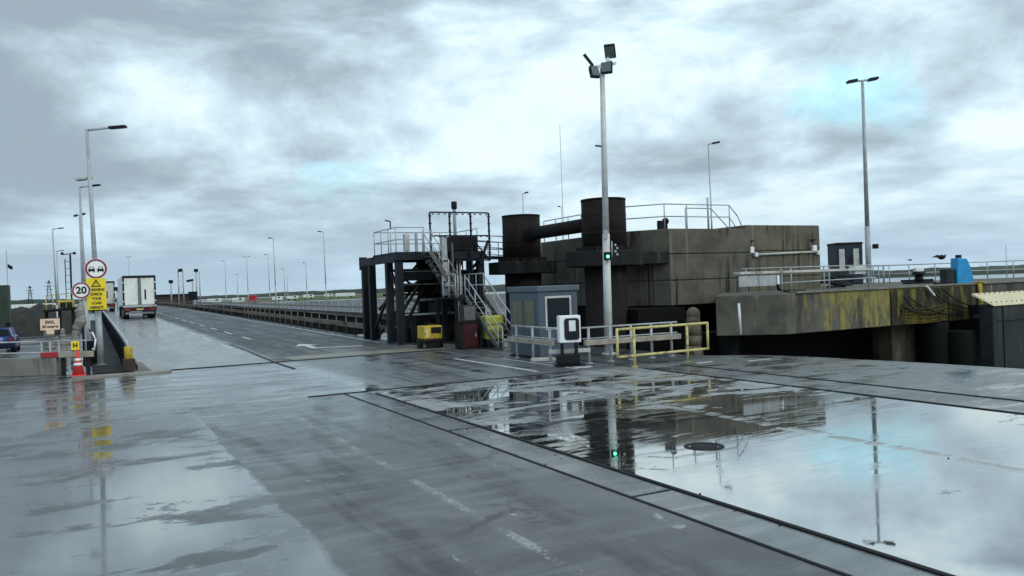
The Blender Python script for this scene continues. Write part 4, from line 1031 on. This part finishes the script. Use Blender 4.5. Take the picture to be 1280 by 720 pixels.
g = P(1258, 330, 300); t = MB().tube((g.x,g.y,-4.4),(g.x,g.y,EYE+(hz(1258)-306)*.3),.16,.1,6); tag(t.build('radio_mast', 'galv'), 'faint distant mast near the right picture edge', 'radio mast')

# walkway frame on the deck's left end
zt = 1.93
a, b_ = P(911,341.5,30.0), P(1068,337.5,33.6); a.y = b_.y = 22.3
t = thing('cable_tray_frame', 'galvanised cable tray on posts with a grey panel over the deck edge', 'cable tray', (a.x,a.y,1.86))
a.z = b_.z = 2.68
MB().beam(a,b_,.35,.09).build('tray', 'pale', t); MB().tube(a+UP*.16+Vector((.1,-.15,0)), b_+UP*.16+Vector((0,-.15,0)), .022).build('handrail', 'galv', t)
pn = MB().box(a.x-.1,a.x+1.75,a.y-.22,a.y-.16,2.17,2.56).build('panel', 'galv', t, .01)
for k in (.05,.3,.37,.62,.66,.98):
    p = a+(b_-a)*k; MB().tube((p.x,p.y-.1,1.9),(p.x,p.y-.1,2.85),.03,n=8).build('post', 'galv', t)
MB().tube((a.x+1.95,a.y-.1,2.25),(b_.x+.3,b_.y-.1,2.32),.025).build('mid_rail', 'galv', t)
MB().obox(Vector((a.x+1.9,a.y-.15,2.38)),.12,.1,.34).build('lamp', 'white_clean', t, .01)
p = a+(b_-a)*.93; MB().obox(p+Vector((0,.1,-.02)),.75,.3,.34).build('white_box', 'white', t, .02)
tag(MB().path([(a.x+2.0,a.y,2.3),(a.x+2.1,a.y,2.0),(a.x+2.5,a.y,1.93),(a.x+3.4,a.y-.1,1.92)],.05).build('cable', 'cable'), 'black cable drooping onto the deck from the grey panel', 'cable')
# white tube on slab face
a, b_ = P(921,379,29.1), P(923.5,418,29.1)
tag(MB().tube(a-FH*.25,b_-FH*.25,.045).build('pipe', 'white'), 'white upright pipe fixed to the deck end face', 'pipe')
# coiled dark hoses on deck near cabin
mb = MB()
for k in range(9):
    c = P(1050+random.uniform(-14,14), 351+random.uniform(-3,2), 36.5); pts = []
    for i in range(9):
        a = 2*math.pi*i/8; pts.append(Vector((c.x+.45*math.cos(a), c.y+.3*math.sin(a), 1.95+.06*k)))
    mb.path(pts, .05, 6)
tag(mb.build('hose_coil', 'cable'), 'heap of coiled black hose on the deck below the dark cabin', 'hose')
# dark cabin
g = P(1057, 345, 50); x, y = g.x, g.y
t = thing('cabin', 'dark blue grey control cabin with pale windows behind the concrete block', 'cabin', (x,y,1.86))
def rbx(sx, sy, z0, z1, off=(0,0)):
    M = Matrix.Translation((x,y,(z0+z1)/2)) @ Matrix.Rotation(-TH,4,'Z') @ Matrix.Translation((off[0],off[1],0)); return MB().obox(None, sx, sy, z1-z0, M=M)
rbx(1.6,1.5,1.862,4.35).build('wall', 'car_dark', t, .06); rbx(1.68,1.6,4.3,4.46).build('roof', 'steel_dark', t, .08)
for ox in (-.5,.38): rbx(.34,.03,2.75,4.05,(ox,-.755)).build('window', 'pale', t)
rbx(.3,.03,1.9,3.6,(.02,-.752)).build('door', 'steel_dark', t)
# quay rail at the back of the deck
a, b_ = P(1072,350,54), P(1300,346,53.5); a.z = b_.z = 1.86
railing('railing', 'long grey railing along the back edge of the right quay deck', 'railing', [a,b_], 1.12, 1.75, [.55,1.12], r=.035)
a, b_ = P(1092,352,50), P(1112,351,50); a.z = b_.z = 1.86
railing('railing', 'short grey railing beside the tall twin armed lamp post', 'railing', [a,b_], 1.1, .3, [1.1], r=.03)
# mooring bollard
g = P(1149, 355, 42); x, y = g.x, g.y
t = thing('mooring_bollard', 'black iron mooring bollard with a white box on the right deck', 'bollard', (x,y,1.86))
MB().obox(Vector((x,y,1.9)),1.3,.9,.08,-TH).build('base_plate', 'black', t, .01); MB().tube((x,y,1.94),(x,y,2.32),.26,.17,20).build('stem', 'black', t); MB().tube((x,y,2.32),(x,y,2.5),.34,.3,20).build('head', 'black', t, .03)
MB().obox(Vector((x,y,2.6)),.42,.3,.2,-TH).build('white_box', 'white_clean', t, .02); MB().beam(Vector((x,y,2.02))-RH*.9,Vector((x,y,2.02))+RH*.7,.25,.14).build('lever', 'black', t)
# blue winch unit
g = P(1202, 355, 36); x, y = g.x, g.y
t = thing('winch', 'bright blue winch housing with a grey gearbox on the deck edge', 'winch', (x,y,1.86))
M = Matrix.Translation((x,y,0)) @ Matrix.Rotation(-TH,4,'Z')
v = [(-.36,1.863),(.42,1.863),(.30,2.55),(.12,3.0),(-.3,3.05)]; n = len(v)
mb = MB().add([M @ Vector((a,dy,z)) for dy in (-.3,.3) for a,z in v], [tuple(range(n)), tuple(range(2*n-1,n-1,-1))]+[(i,n+i,n+(i+1)%n,(i+1)%n) for i in range(n)])
mb.build('housing', 'blue', t, .03)
MB().obox(None,.42,.55,.7,M=M @ Matrix.Translation((-.6,.05,2.215))).build('gearbox', 'fender', t, .03); MB().tube(M @ Vector((-.1,0,3.0)), M @ Vector((-.1,0,3.18)), .13).build('cap', 'black', t)
MB().obox(None,.9,.4,.1,M=M @ Matrix.Translation((-.75,-.05,1.915))).build('base_plate', 'black', t)
# yellow marker
g = P(1217, 362, 34.6); 
t = thing('edge_marker', 'yellow safety plate hanging over the deck edge by the winch', 'marker', (g.x,20.95,1.9))
MB().box(g.x-.13,g.x+.13,20.96,21.01,.75,1.94).build('plate', 'yellow', t, .01); MB().box(g.x-.13,g.x+.35,20.9,21.3,1.935,1.97).build('top_plate', 'yellow', t)
mb = MB()
for k in range(3): mb.box(g.x-.08+(.08*(k%2)),g.x+.0+(.08*(k%2)),20.945,20.958,.8+.13*k,.87+.13*k)
mb.build('black_mark', 'black', t)
# net and cables on the deck face
nt = MB(); fx0, fx1 = 28.6, 31.6
for k in range(18):
    x = fx0+(fx1-fx0)*k/17; q = []
    for i in range(6):
        q.append((x+.12*i/5+random.uniform(-.03,.03), 20.98-random.uniform(0,.05), .42+random.uniform(-.06,.1)*(i==0)+(.75-.28*math.sin(k/17*math.pi))*i/5))
    nt.path(q, .014, 5)
for k in range(6):
    q = []
    for i in range(10):
        q.append((fx0+.05+(fx1-fx0-.2)*i/9, 20.96-random.uniform(0,.04), .5+.12*k-.12*math.sin(i/9*math.pi)+random.uniform(-.03,.03)))
    nt.path(q, .013, 5)
tag(nt.build('net', 'net'), 'ragged yellow rope net hanging on the deck face', 'net')
struct(MB().box(28.1,33.3,21.03,21.09,.4,1.8).build('deck_face', 'deckface'))
for k, (xa, za, xb, zb, sag, lab) in enumerate([(29.0,1.5,32.6,.75,.55,'longest black cable sagging across the deck face'),(30.2,1.85,32.7,.85,.3,'black cable hanging from the deck edge above the net'),(28.5,1.2,31.2,.9,.45,'black cable looped low over the yellow net'),(31.0,1.8,32.9,1.0,.2,'short black cable beside the yellow marker'),(28.6,1.55,30.0,1.0,.5,'black cable looped round the left of the net')]):
    pts = []
    for i in range(11):
        f_ = i/10; pts.append((xa+(xb-xa)*f_, 20.93-.02*k, za+(zb-za)*f_-sag*4*f_*(1-f_)*.6))
    tag(MB().path(pts,.03,6).build('cable', 'cable'), lab, 'cable', 'cables on the deck face')
t = tag(MB().beam((30.1,20.9,1.9),(30.5,20.85,1.5),.09,.06).build('rope_end', 'white'), 'frayed white rope end over the deck edge', 'rope')
# rubber tyre fenders below the deck
for k, (px, d, z0, z1, lab) in enumerate(((1168,33.5,-.6,.36,'left black rubber fender in the dark gap under the deck'),(1200,33.2,-.9,.0,'right black rubber fender in the gap beside the fender panel'))):
    g = P(px, 420, d); o = MB().tube((g.x,g.y,z0-1.5),(g.x,g.y,z1),.55,n=20).build('rubber_fender', 'void', None, .06); tag(o, lab, 'fender', 'rubber fenders under the deck')
# big fender panel on the right
t = thing('fender_panel', 'huge dark fender panel with a beige capping board, far right', 'fender panel', (32.2,19.5,-4.5))
MB().box(32.2,39,19.5,20.1,-5,1.05).build('panel', 'fender', t, .05)
mb = MB(); 
for z in (.35,): mb.box(32.5,39,19.47,19.498,z,z+.03)
for x in (32.85,34.6,36.4): mb.box(x,x+.03,19.47,19.498,-3,1.03)
mb.build('seam', 'black', t)
cap = MB().add([(32.15,19.48,1.08),(39,19.48,1.08),(39,20.1,1.52),(31.8,20.1,1.52),(32.15,19.42,1.0),(39,19.42,1.0),(39,20.1,1.43),(31.8,20.1,1.43)],[(0,1,2,3),(7,6,5,4),(0,4,5,1),(1,5,6,2),(2,6,7,3),(3,7,4,0)]).build('capping_board', 'beige_board', t)
b0 = None
for k in range(10):
    for f_ in (.12,.9):
        q = Vector((32.2+k*.35,19.48+.62*f_,1.08+.44*f_+.01))
        if b0 is None: b0 = MB().ball(q,.028,5,8).build('bolt', 'steel_dark', cap); q0 = q
        else: dup_part(b0, q-q0)
MB().box(33,33.4,20.1,21.05,.6,1.0).box(35.5,35.9,20.1,21.05,.6,1.0).build('bracket', 'steel_dark', t)
# birds
def bird(c, s, lab, rz):
    mb = MB(); mb.ball(c, .16*s, 8, 10, (1.9,1.1,1.0))
    vs = []
    for sgn in (-1,1):
        o = [(.1,0,.03),(-.14,0,.03),(-.3,sgn*.5,.02),(-.05,sgn*.34,.16),(.05,sgn*.3,.18)]
        mb.add([Vector(c)+Vector(p)*s for p in o], [(0,1,2,3,4)] )
    mb.add([Vector(c)+Vector(p)*s for p in ((-.2,.06,0),(-.45,.1,0),(-.45,-.1,0),(-.2,-.06,0))], [(0,1,2,3)])
    mb.ball(Vector(c)+Vector((.28,0,.04))*s, .07*s, 6, 8)
    o = mb.build('bird', 'black'); sm = o.modifiers.new('thick', 'SOLIDIFY'); sm.thickness = .02
    return tag(o, lab, 'bird', 'birds flying over the quay')
bird(P(1177,321.5,45), .85, 'larger dark bird flying above the blue winch', 0); bird(P(1138,325,70), .45, 'tiny dark bird flying left of the larger one', 0)

# ---------------------------------------------------------------- booth, kiosk, guard rails
def booth():
    x0, u0, w, l, h = 13.4, 23.5, 1.56, 2.1, 2.28
    t = thing('booth', 'blue grey security booth with flat roof behind the white kiosk', 'booth', (x0,u0,0))
    MB().box(x0,x0+w,u0,u0+l,.06,h).build('wall', 'booth', t, .02)
    MB().box(x0-.07,x0+w+.07,u0-.07,u0+l+.07,h,h+.2).build('roof', 'booth_roof', t, .03)
    MB().box(x0-.03,x0+w+.03,u0-.03,u0+l+.03,0.005,.058).build('plinth', 'black', t)
    f = MB(); a, b, z0, z1 = x0+.32, x0+1.22, 1.05, 2.05
    f.box(a-.07,b+.07,u0-.03,u0-.002,z1,z1+.07).box(a-.07,b+.07,u0-.03,u0-.002,z0-.07,z0).box(a-.07,a,u0-.03,u0-.002,z0,z1).box(b,b+.07,u0-.03,u0-.002,z0,z1)
    fo = f.build('window', 'pale', t); MB().box(a,b,u0-.014,u0-.004,z0,z1).build('pane', 'glass', fo)
    for k in range(2):
        y0 = u0+.3+k*.85
        f = MB().box(x0-.02,x0-.002,y0-.04,y0+.76,.98,1.03).box(x0-.02,x0-.002,y0-.04,y0+.76,1.98,2.03).box(x0-.02,x0-.002,y0-.04,y0,1.03,1.98).box(x0-.02,x0-.002,y0+.72,y0+.76,1.03,1.98)
        fo = f.build('window', 'booth_roof', t); MB().box(x0-.010,x0-.003,y0,y0+.72,1.03,1.98).build('pane', 'pane_olive', fo)
    m = MB()
    for k in range(1,4): m.box(x0-.008,x0-.002,u0+.02,u0+l-.02,.22*k,.22*k+.015); m.box(x0+.02,x0+w-.02,u0-.008,u0-.002,.22*k,.22*k+.015)
    m.box(x0+w-.2,x0+w-.185,u0-.01,u0-.002,.1,h-.05).build('panel_seam', 'booth_roof', t)
booth()
c = P(711, 411, 24.4); KR = -TH+R(8)
t = thing('kiosk', 'white ticket terminal with a black framed screen on a steel stand', 'terminal', (c.x,c.y,0))
M = Matrix.Translation(c) @ Matrix.Rotation(KR,4,'Z')
kb = MB().obox(None,.66,.4,.82,M=M).build('housing', 'white_clean', t, .03)
# rounded black bezel
mb = MB(); pts = []
for cx, cz, a0 in ((.14,.24,0),(-.14,.24,90),(-.14,-.24,180),(.14,-.24,270)):
    for k in range(5): a = R(a0+k*22.5); pts.append((cx+.09*math.cos(a)+.05, cz+.09*math.sin(a)))
n = len(pts); mb.add([M @ Vector((x,y,z)) for y in (-.225,-.2) for x,z in pts], [tuple(range(n)), tuple(range(2*n-1,n-1,-1))]+[(i,n+i,n+(i+1)%n,(i+1)%n) for i in range(n)])
bz = mb.build('bezel', 'sign_black', t)
MB().obox(None,.20,.012,.32,M=M @ Matrix.Translation((.06,-.233,.10))).build('screen', 'white', bz); MB().obox(None,.26,.012,.15,M=M @ Matrix.Translation((.05,-.233,-.2))).build('keypad', 'steel_dark', bz)
for s in (-.22,.22):
    p = M @ Vector((s,.05,0)); MB().box(p.x-.04,p.x+.04,p.y-.04,p.y+.04,.04,c.z-.41).build('leg', 'steel_dark', t)
p = M @ Vector((0,.05,0)); MB().obox(Vector((p.x,p.y,.02)),.9,.5,.04,KR).build('base_plate', 'black', t); MB().obox(Vector((p.x+.1,p.y+.15,.45)),1.3,.08,.12,KR).build('cross_beam', 'pale', t, .01)
MB().obox(Vector((p.x,p.y+.1,.2)),.7,.3,.3,KR).build('battery_box', 'black', t, .02)
# wooden-beam guard rails
def timber_rail(a, b, n, lab, hand=1.12, beam=True, back=(0,0)):
    a, b = Vector(a), Vector(b)
    t = thing('guard_rail', lab, 'guard rail', a, 'timber beam guard rails round the booth')
    bk = Vector((*back,0))
    MB().beam(a+UP*.66, b+UP*.66, .16, .17).build('beam', 'wood', t, .015)
    f = None
    for i in range(n):
        p = a+(b-a)*((i+.3)/(n-.4))+bk
        if f is None: f = MB().tube(p, p+UP*hand, .042, n=10).tube(p, p+UP*.03, .11, n=10).build('post', 'galv', t); p0 = p
        else: dup_part(f, p-p0)
    MB().tube(a+bk+UP*hand, b+bk+UP*hand, .03).build('handrail', 'galv', t); MB().tube(a+bk+UP*.78, b+bk+UP*.78, .02).build('mid_rail', 'galv', t)
timber_rail((13.0,24.95,0),(12.85,21.75,0),3,'timber beam guard rail on posts along the left side of the booth',back=(.12,0))
timber_rail((13.55,20.95,0),(17.15,20.75,0),5,'timber beam guard rail between the white kiosk and yellow barrier',back=(0,.14))
# debris under kiosk
g = G(684,452); t = MB().obox(g+UP*.06+Vector((.0,.25,0)),.8,.35,.1,-TH); tag(t.build('plank', 'pale', None, .01), 'pale plank lying at the foot of the kiosk', 'plank')
# yellow barrier
a, b_ = G(793.7,459), G(860,452); dv = (b_-a).normalized(); e0, e1 = a-dv*.62, b_+dv*.85
t = thing('yellow_barrier', 'pale yellow tubular barrier with two posts at the quay edge', 'barrier', a)
mb = MB().path([e0+UP*.34,e0+UP*1.14,e1+UP*1.14,e1+UP*.34,e0+UP*.34],.038,10); mb.build('frame', 'yellow_pale', t)
for p in (a,b_): MB().tube(p, p+UP*1.12, .04, n=10).build('post', 'yellow_pale', t); MB().tube(p, p+UP*.02, .1, n=10).build('foot', 'yellow_pale', t)
# flat manhole ring in the pool
g = G(880,558); mb = MB()
n = 28
for i in range(n):
    a0, a1 = 2*math.pi*i/n, 2*math.pi*(i+1)/n
    mb.add([(g.x+r*math.cos(a), g.y+r*math.sin(a), .006) for a in (a0,a1) for r in (.22,.3)], [(0,1,3,2)])
mb.tube((g.x,g.y,.0),(g.x,g.y,.006),.2,n=28)
tag(mb.build('manhole_cover', 'groove'), 'round iron manhole cover flush in the big puddle', 'manhole')
# small grit and stones
mb = MB()
for k in range(26):
    x, y = random.choice([(random.uniform(2,6.1),random.uniform(5,18)),(random.uniform(5.5,6.1),random.uniform(5,17)),(random.uniform(6.2,14),random.uniform(6,16))])
    mb.ball((x,y,.006),random.uniform(.006,.013),4,6,(1.4,1,.6))
o = mb.build('gravel', 'black'); o['kind'] = 'stuff'

# ---------------------------------------------------------------- sky, sun, camera
W = bpy.data.worlds.new('World'); scene.world = W; W.use_nodes = True
nt = W.node_tree; t = NT(nt); bg = nt.nodes['Background']
SUN_AZ, SUN_EL = R(158), R(36)          # azimuth from +y towards +x
sky = t.n('ShaderNodeTexSky', sky_type='NISHITA'); sky.sun_disc = False; sky.sun_elevation = SUN_EL; sky.sun_rotation = SUN_AZ
SKY_A, SKY_B, SKY_C = (19.1,19.0,1.1), (1.7,16.7,14.7), (13.4,6.2,12.1)
dirv = t.n('ShaderNodeTexCoord').outputs['Generated']
dx, dy, dz = t.xyz(dirv)
lay = t.comb(dx, dy, t.m('MULTIPLY', dz, t.step(dz, 0, .3, 5.2, 3.0)))     # cloud layers lie flat: long and low
n_big = t.noise(t.scale(lay, (1,1,1), SKY_A), 2.3, 3, .5, .25)
n_mid = t.noise(t.scale(lay, (1,1,1), SKY_B), 5.2, 8, .58, .15)
n_fine = t.noise(t.scale(lay, (1,1,1), (4,2,8)), 13, 6, .62, .2)
n_hol = t.noise(t.scale(lay, (1,1,1), SKY_C), 3.4, 6, .55, .2)
dens = t.m('ADD', t.m('ADD', t.m('MULTIPLY', n_big, .44), t.m('MULTIPLY', n_mid, .44)), t.m('MULTIPLY', n_fine, .12))
side = t.m('ADD', t.m('MULTIPLY', dx, math.cos(TH)), t.m('MULTIPLY', dy, -math.sin(TH)))   # thinner cloud towards the sun
dens = t.m('SUBTRACT', dens, t.m('MULTIPLY', side, .075))
lum = t.step(dens, .385, .605, 1.0, 0.0)
cl = t.n('ShaderNodeValToRGB'); nt.links.new(lum, cl.inputs[0])
cr = cl.color_ramp; cr.elements[0].position = 0; cr.elements[0].color = (2.7,3.4,4.05,1); cr.elements[1].position = 1; cr.elements[1].color = (6.9,8.1,8.2,1)
e = cr.elements.new(.4); e.color = (4.0,5.1,5.85,1); e = cr.elements.new(.72); e.color = (5.1,6.6,7.4,1)
low = t.step(dz, .0, .15)                                # calmer, bluer band near the horizon
c = t.mixc(t.m('MULTIPLY', t.m('SUBTRACT', 1.0, low), .62), cl.outputs[0], (3.7,5.1,6.2))
hole = t.m('MULTIPLY', t.step(n_hol, .57, .67), t.step(dz, .08, .24))
fwd = t.m('ADD', t.m('MULTIPLY', dx, math.sin(TH+.35)), t.m('MULTIPLY', dy, math.cos(TH+.35)))
thick = t.step(fwd, -.5, .5, 1.35, 1.0)                  # brighter cloud on the sun's side
mixs = t.n('ShaderNodeMix', data_type='RGBA', blend_type='MIX')
skyb = t.n('ShaderNodeMix', data_type='RGBA', blend_type='MULTIPLY'); skyb.inputs[0].default_value = 1; nt.links.new(sky.outputs[0], skyb.inputs[6]); skyb.inputs[7].default_value = (1.5,2.6,2.3,1)
cm = t.n('ShaderNodeMix', data_type='RGBA', blend_type='MULTIPLY'); cm.inputs[0].default_value = 1; t.put(cm.inputs[6], c); t.put(cm.inputs[7], t.comb(thick, thick, thick))
t.put(mixs.inputs[0], t.m('MULTIPLY', hole, .42)); nt.links.new(cm.outputs[2], mixs.inputs[6]); nt.links.new(skyb.outputs[2], mixs.inputs[7])
nt.links.new(mixs.outputs[2], bg.inputs['Color']); bg.inputs['Strength'].default_value = .132

sl = bpy.data.lights.new('sun', 'SUN'); sl.energy = .9; sl.angle = R(15); sl.color = (1,.95,.88)
so = bpy.data.objects.new('sun', sl); COL.objects.link(so)
sd = Vector((math.sin(SUN_AZ)*math.cos(SUN_EL), math.cos(SUN_AZ)*math.cos(SUN_EL), math.sin(SUN_EL)))
so.rotation_euler = sd.to_track_quat('Z', 'Y').to_euler(); so.location = (0,0,40)

cam = bpy.data.cameras.new('camera'); co = bpy.data.objects.new('camera', cam); COL.objects.link(co)
cam.sensor_fit = 'HORIZONTAL'; cam.sensor_width = 36; cam.lens = 36*FOC/1280; cam.clip_start = .1; cam.clip_end = 20000
Mx = Matrix((CR, CU, -F)).transposed().to_4x4(); Mx.translation = CAM; co.matrix_world = Mx
scene.camera = co
scene.view_settings.view_transform = 'Standard'; scene.view_settings.look = 'None'; scene.view_settings.exposure = 0; scene.view_settings.gamma = 1
scene.view_settings.use_curve_mapping = False
scene.cycles.max_bounces = 6
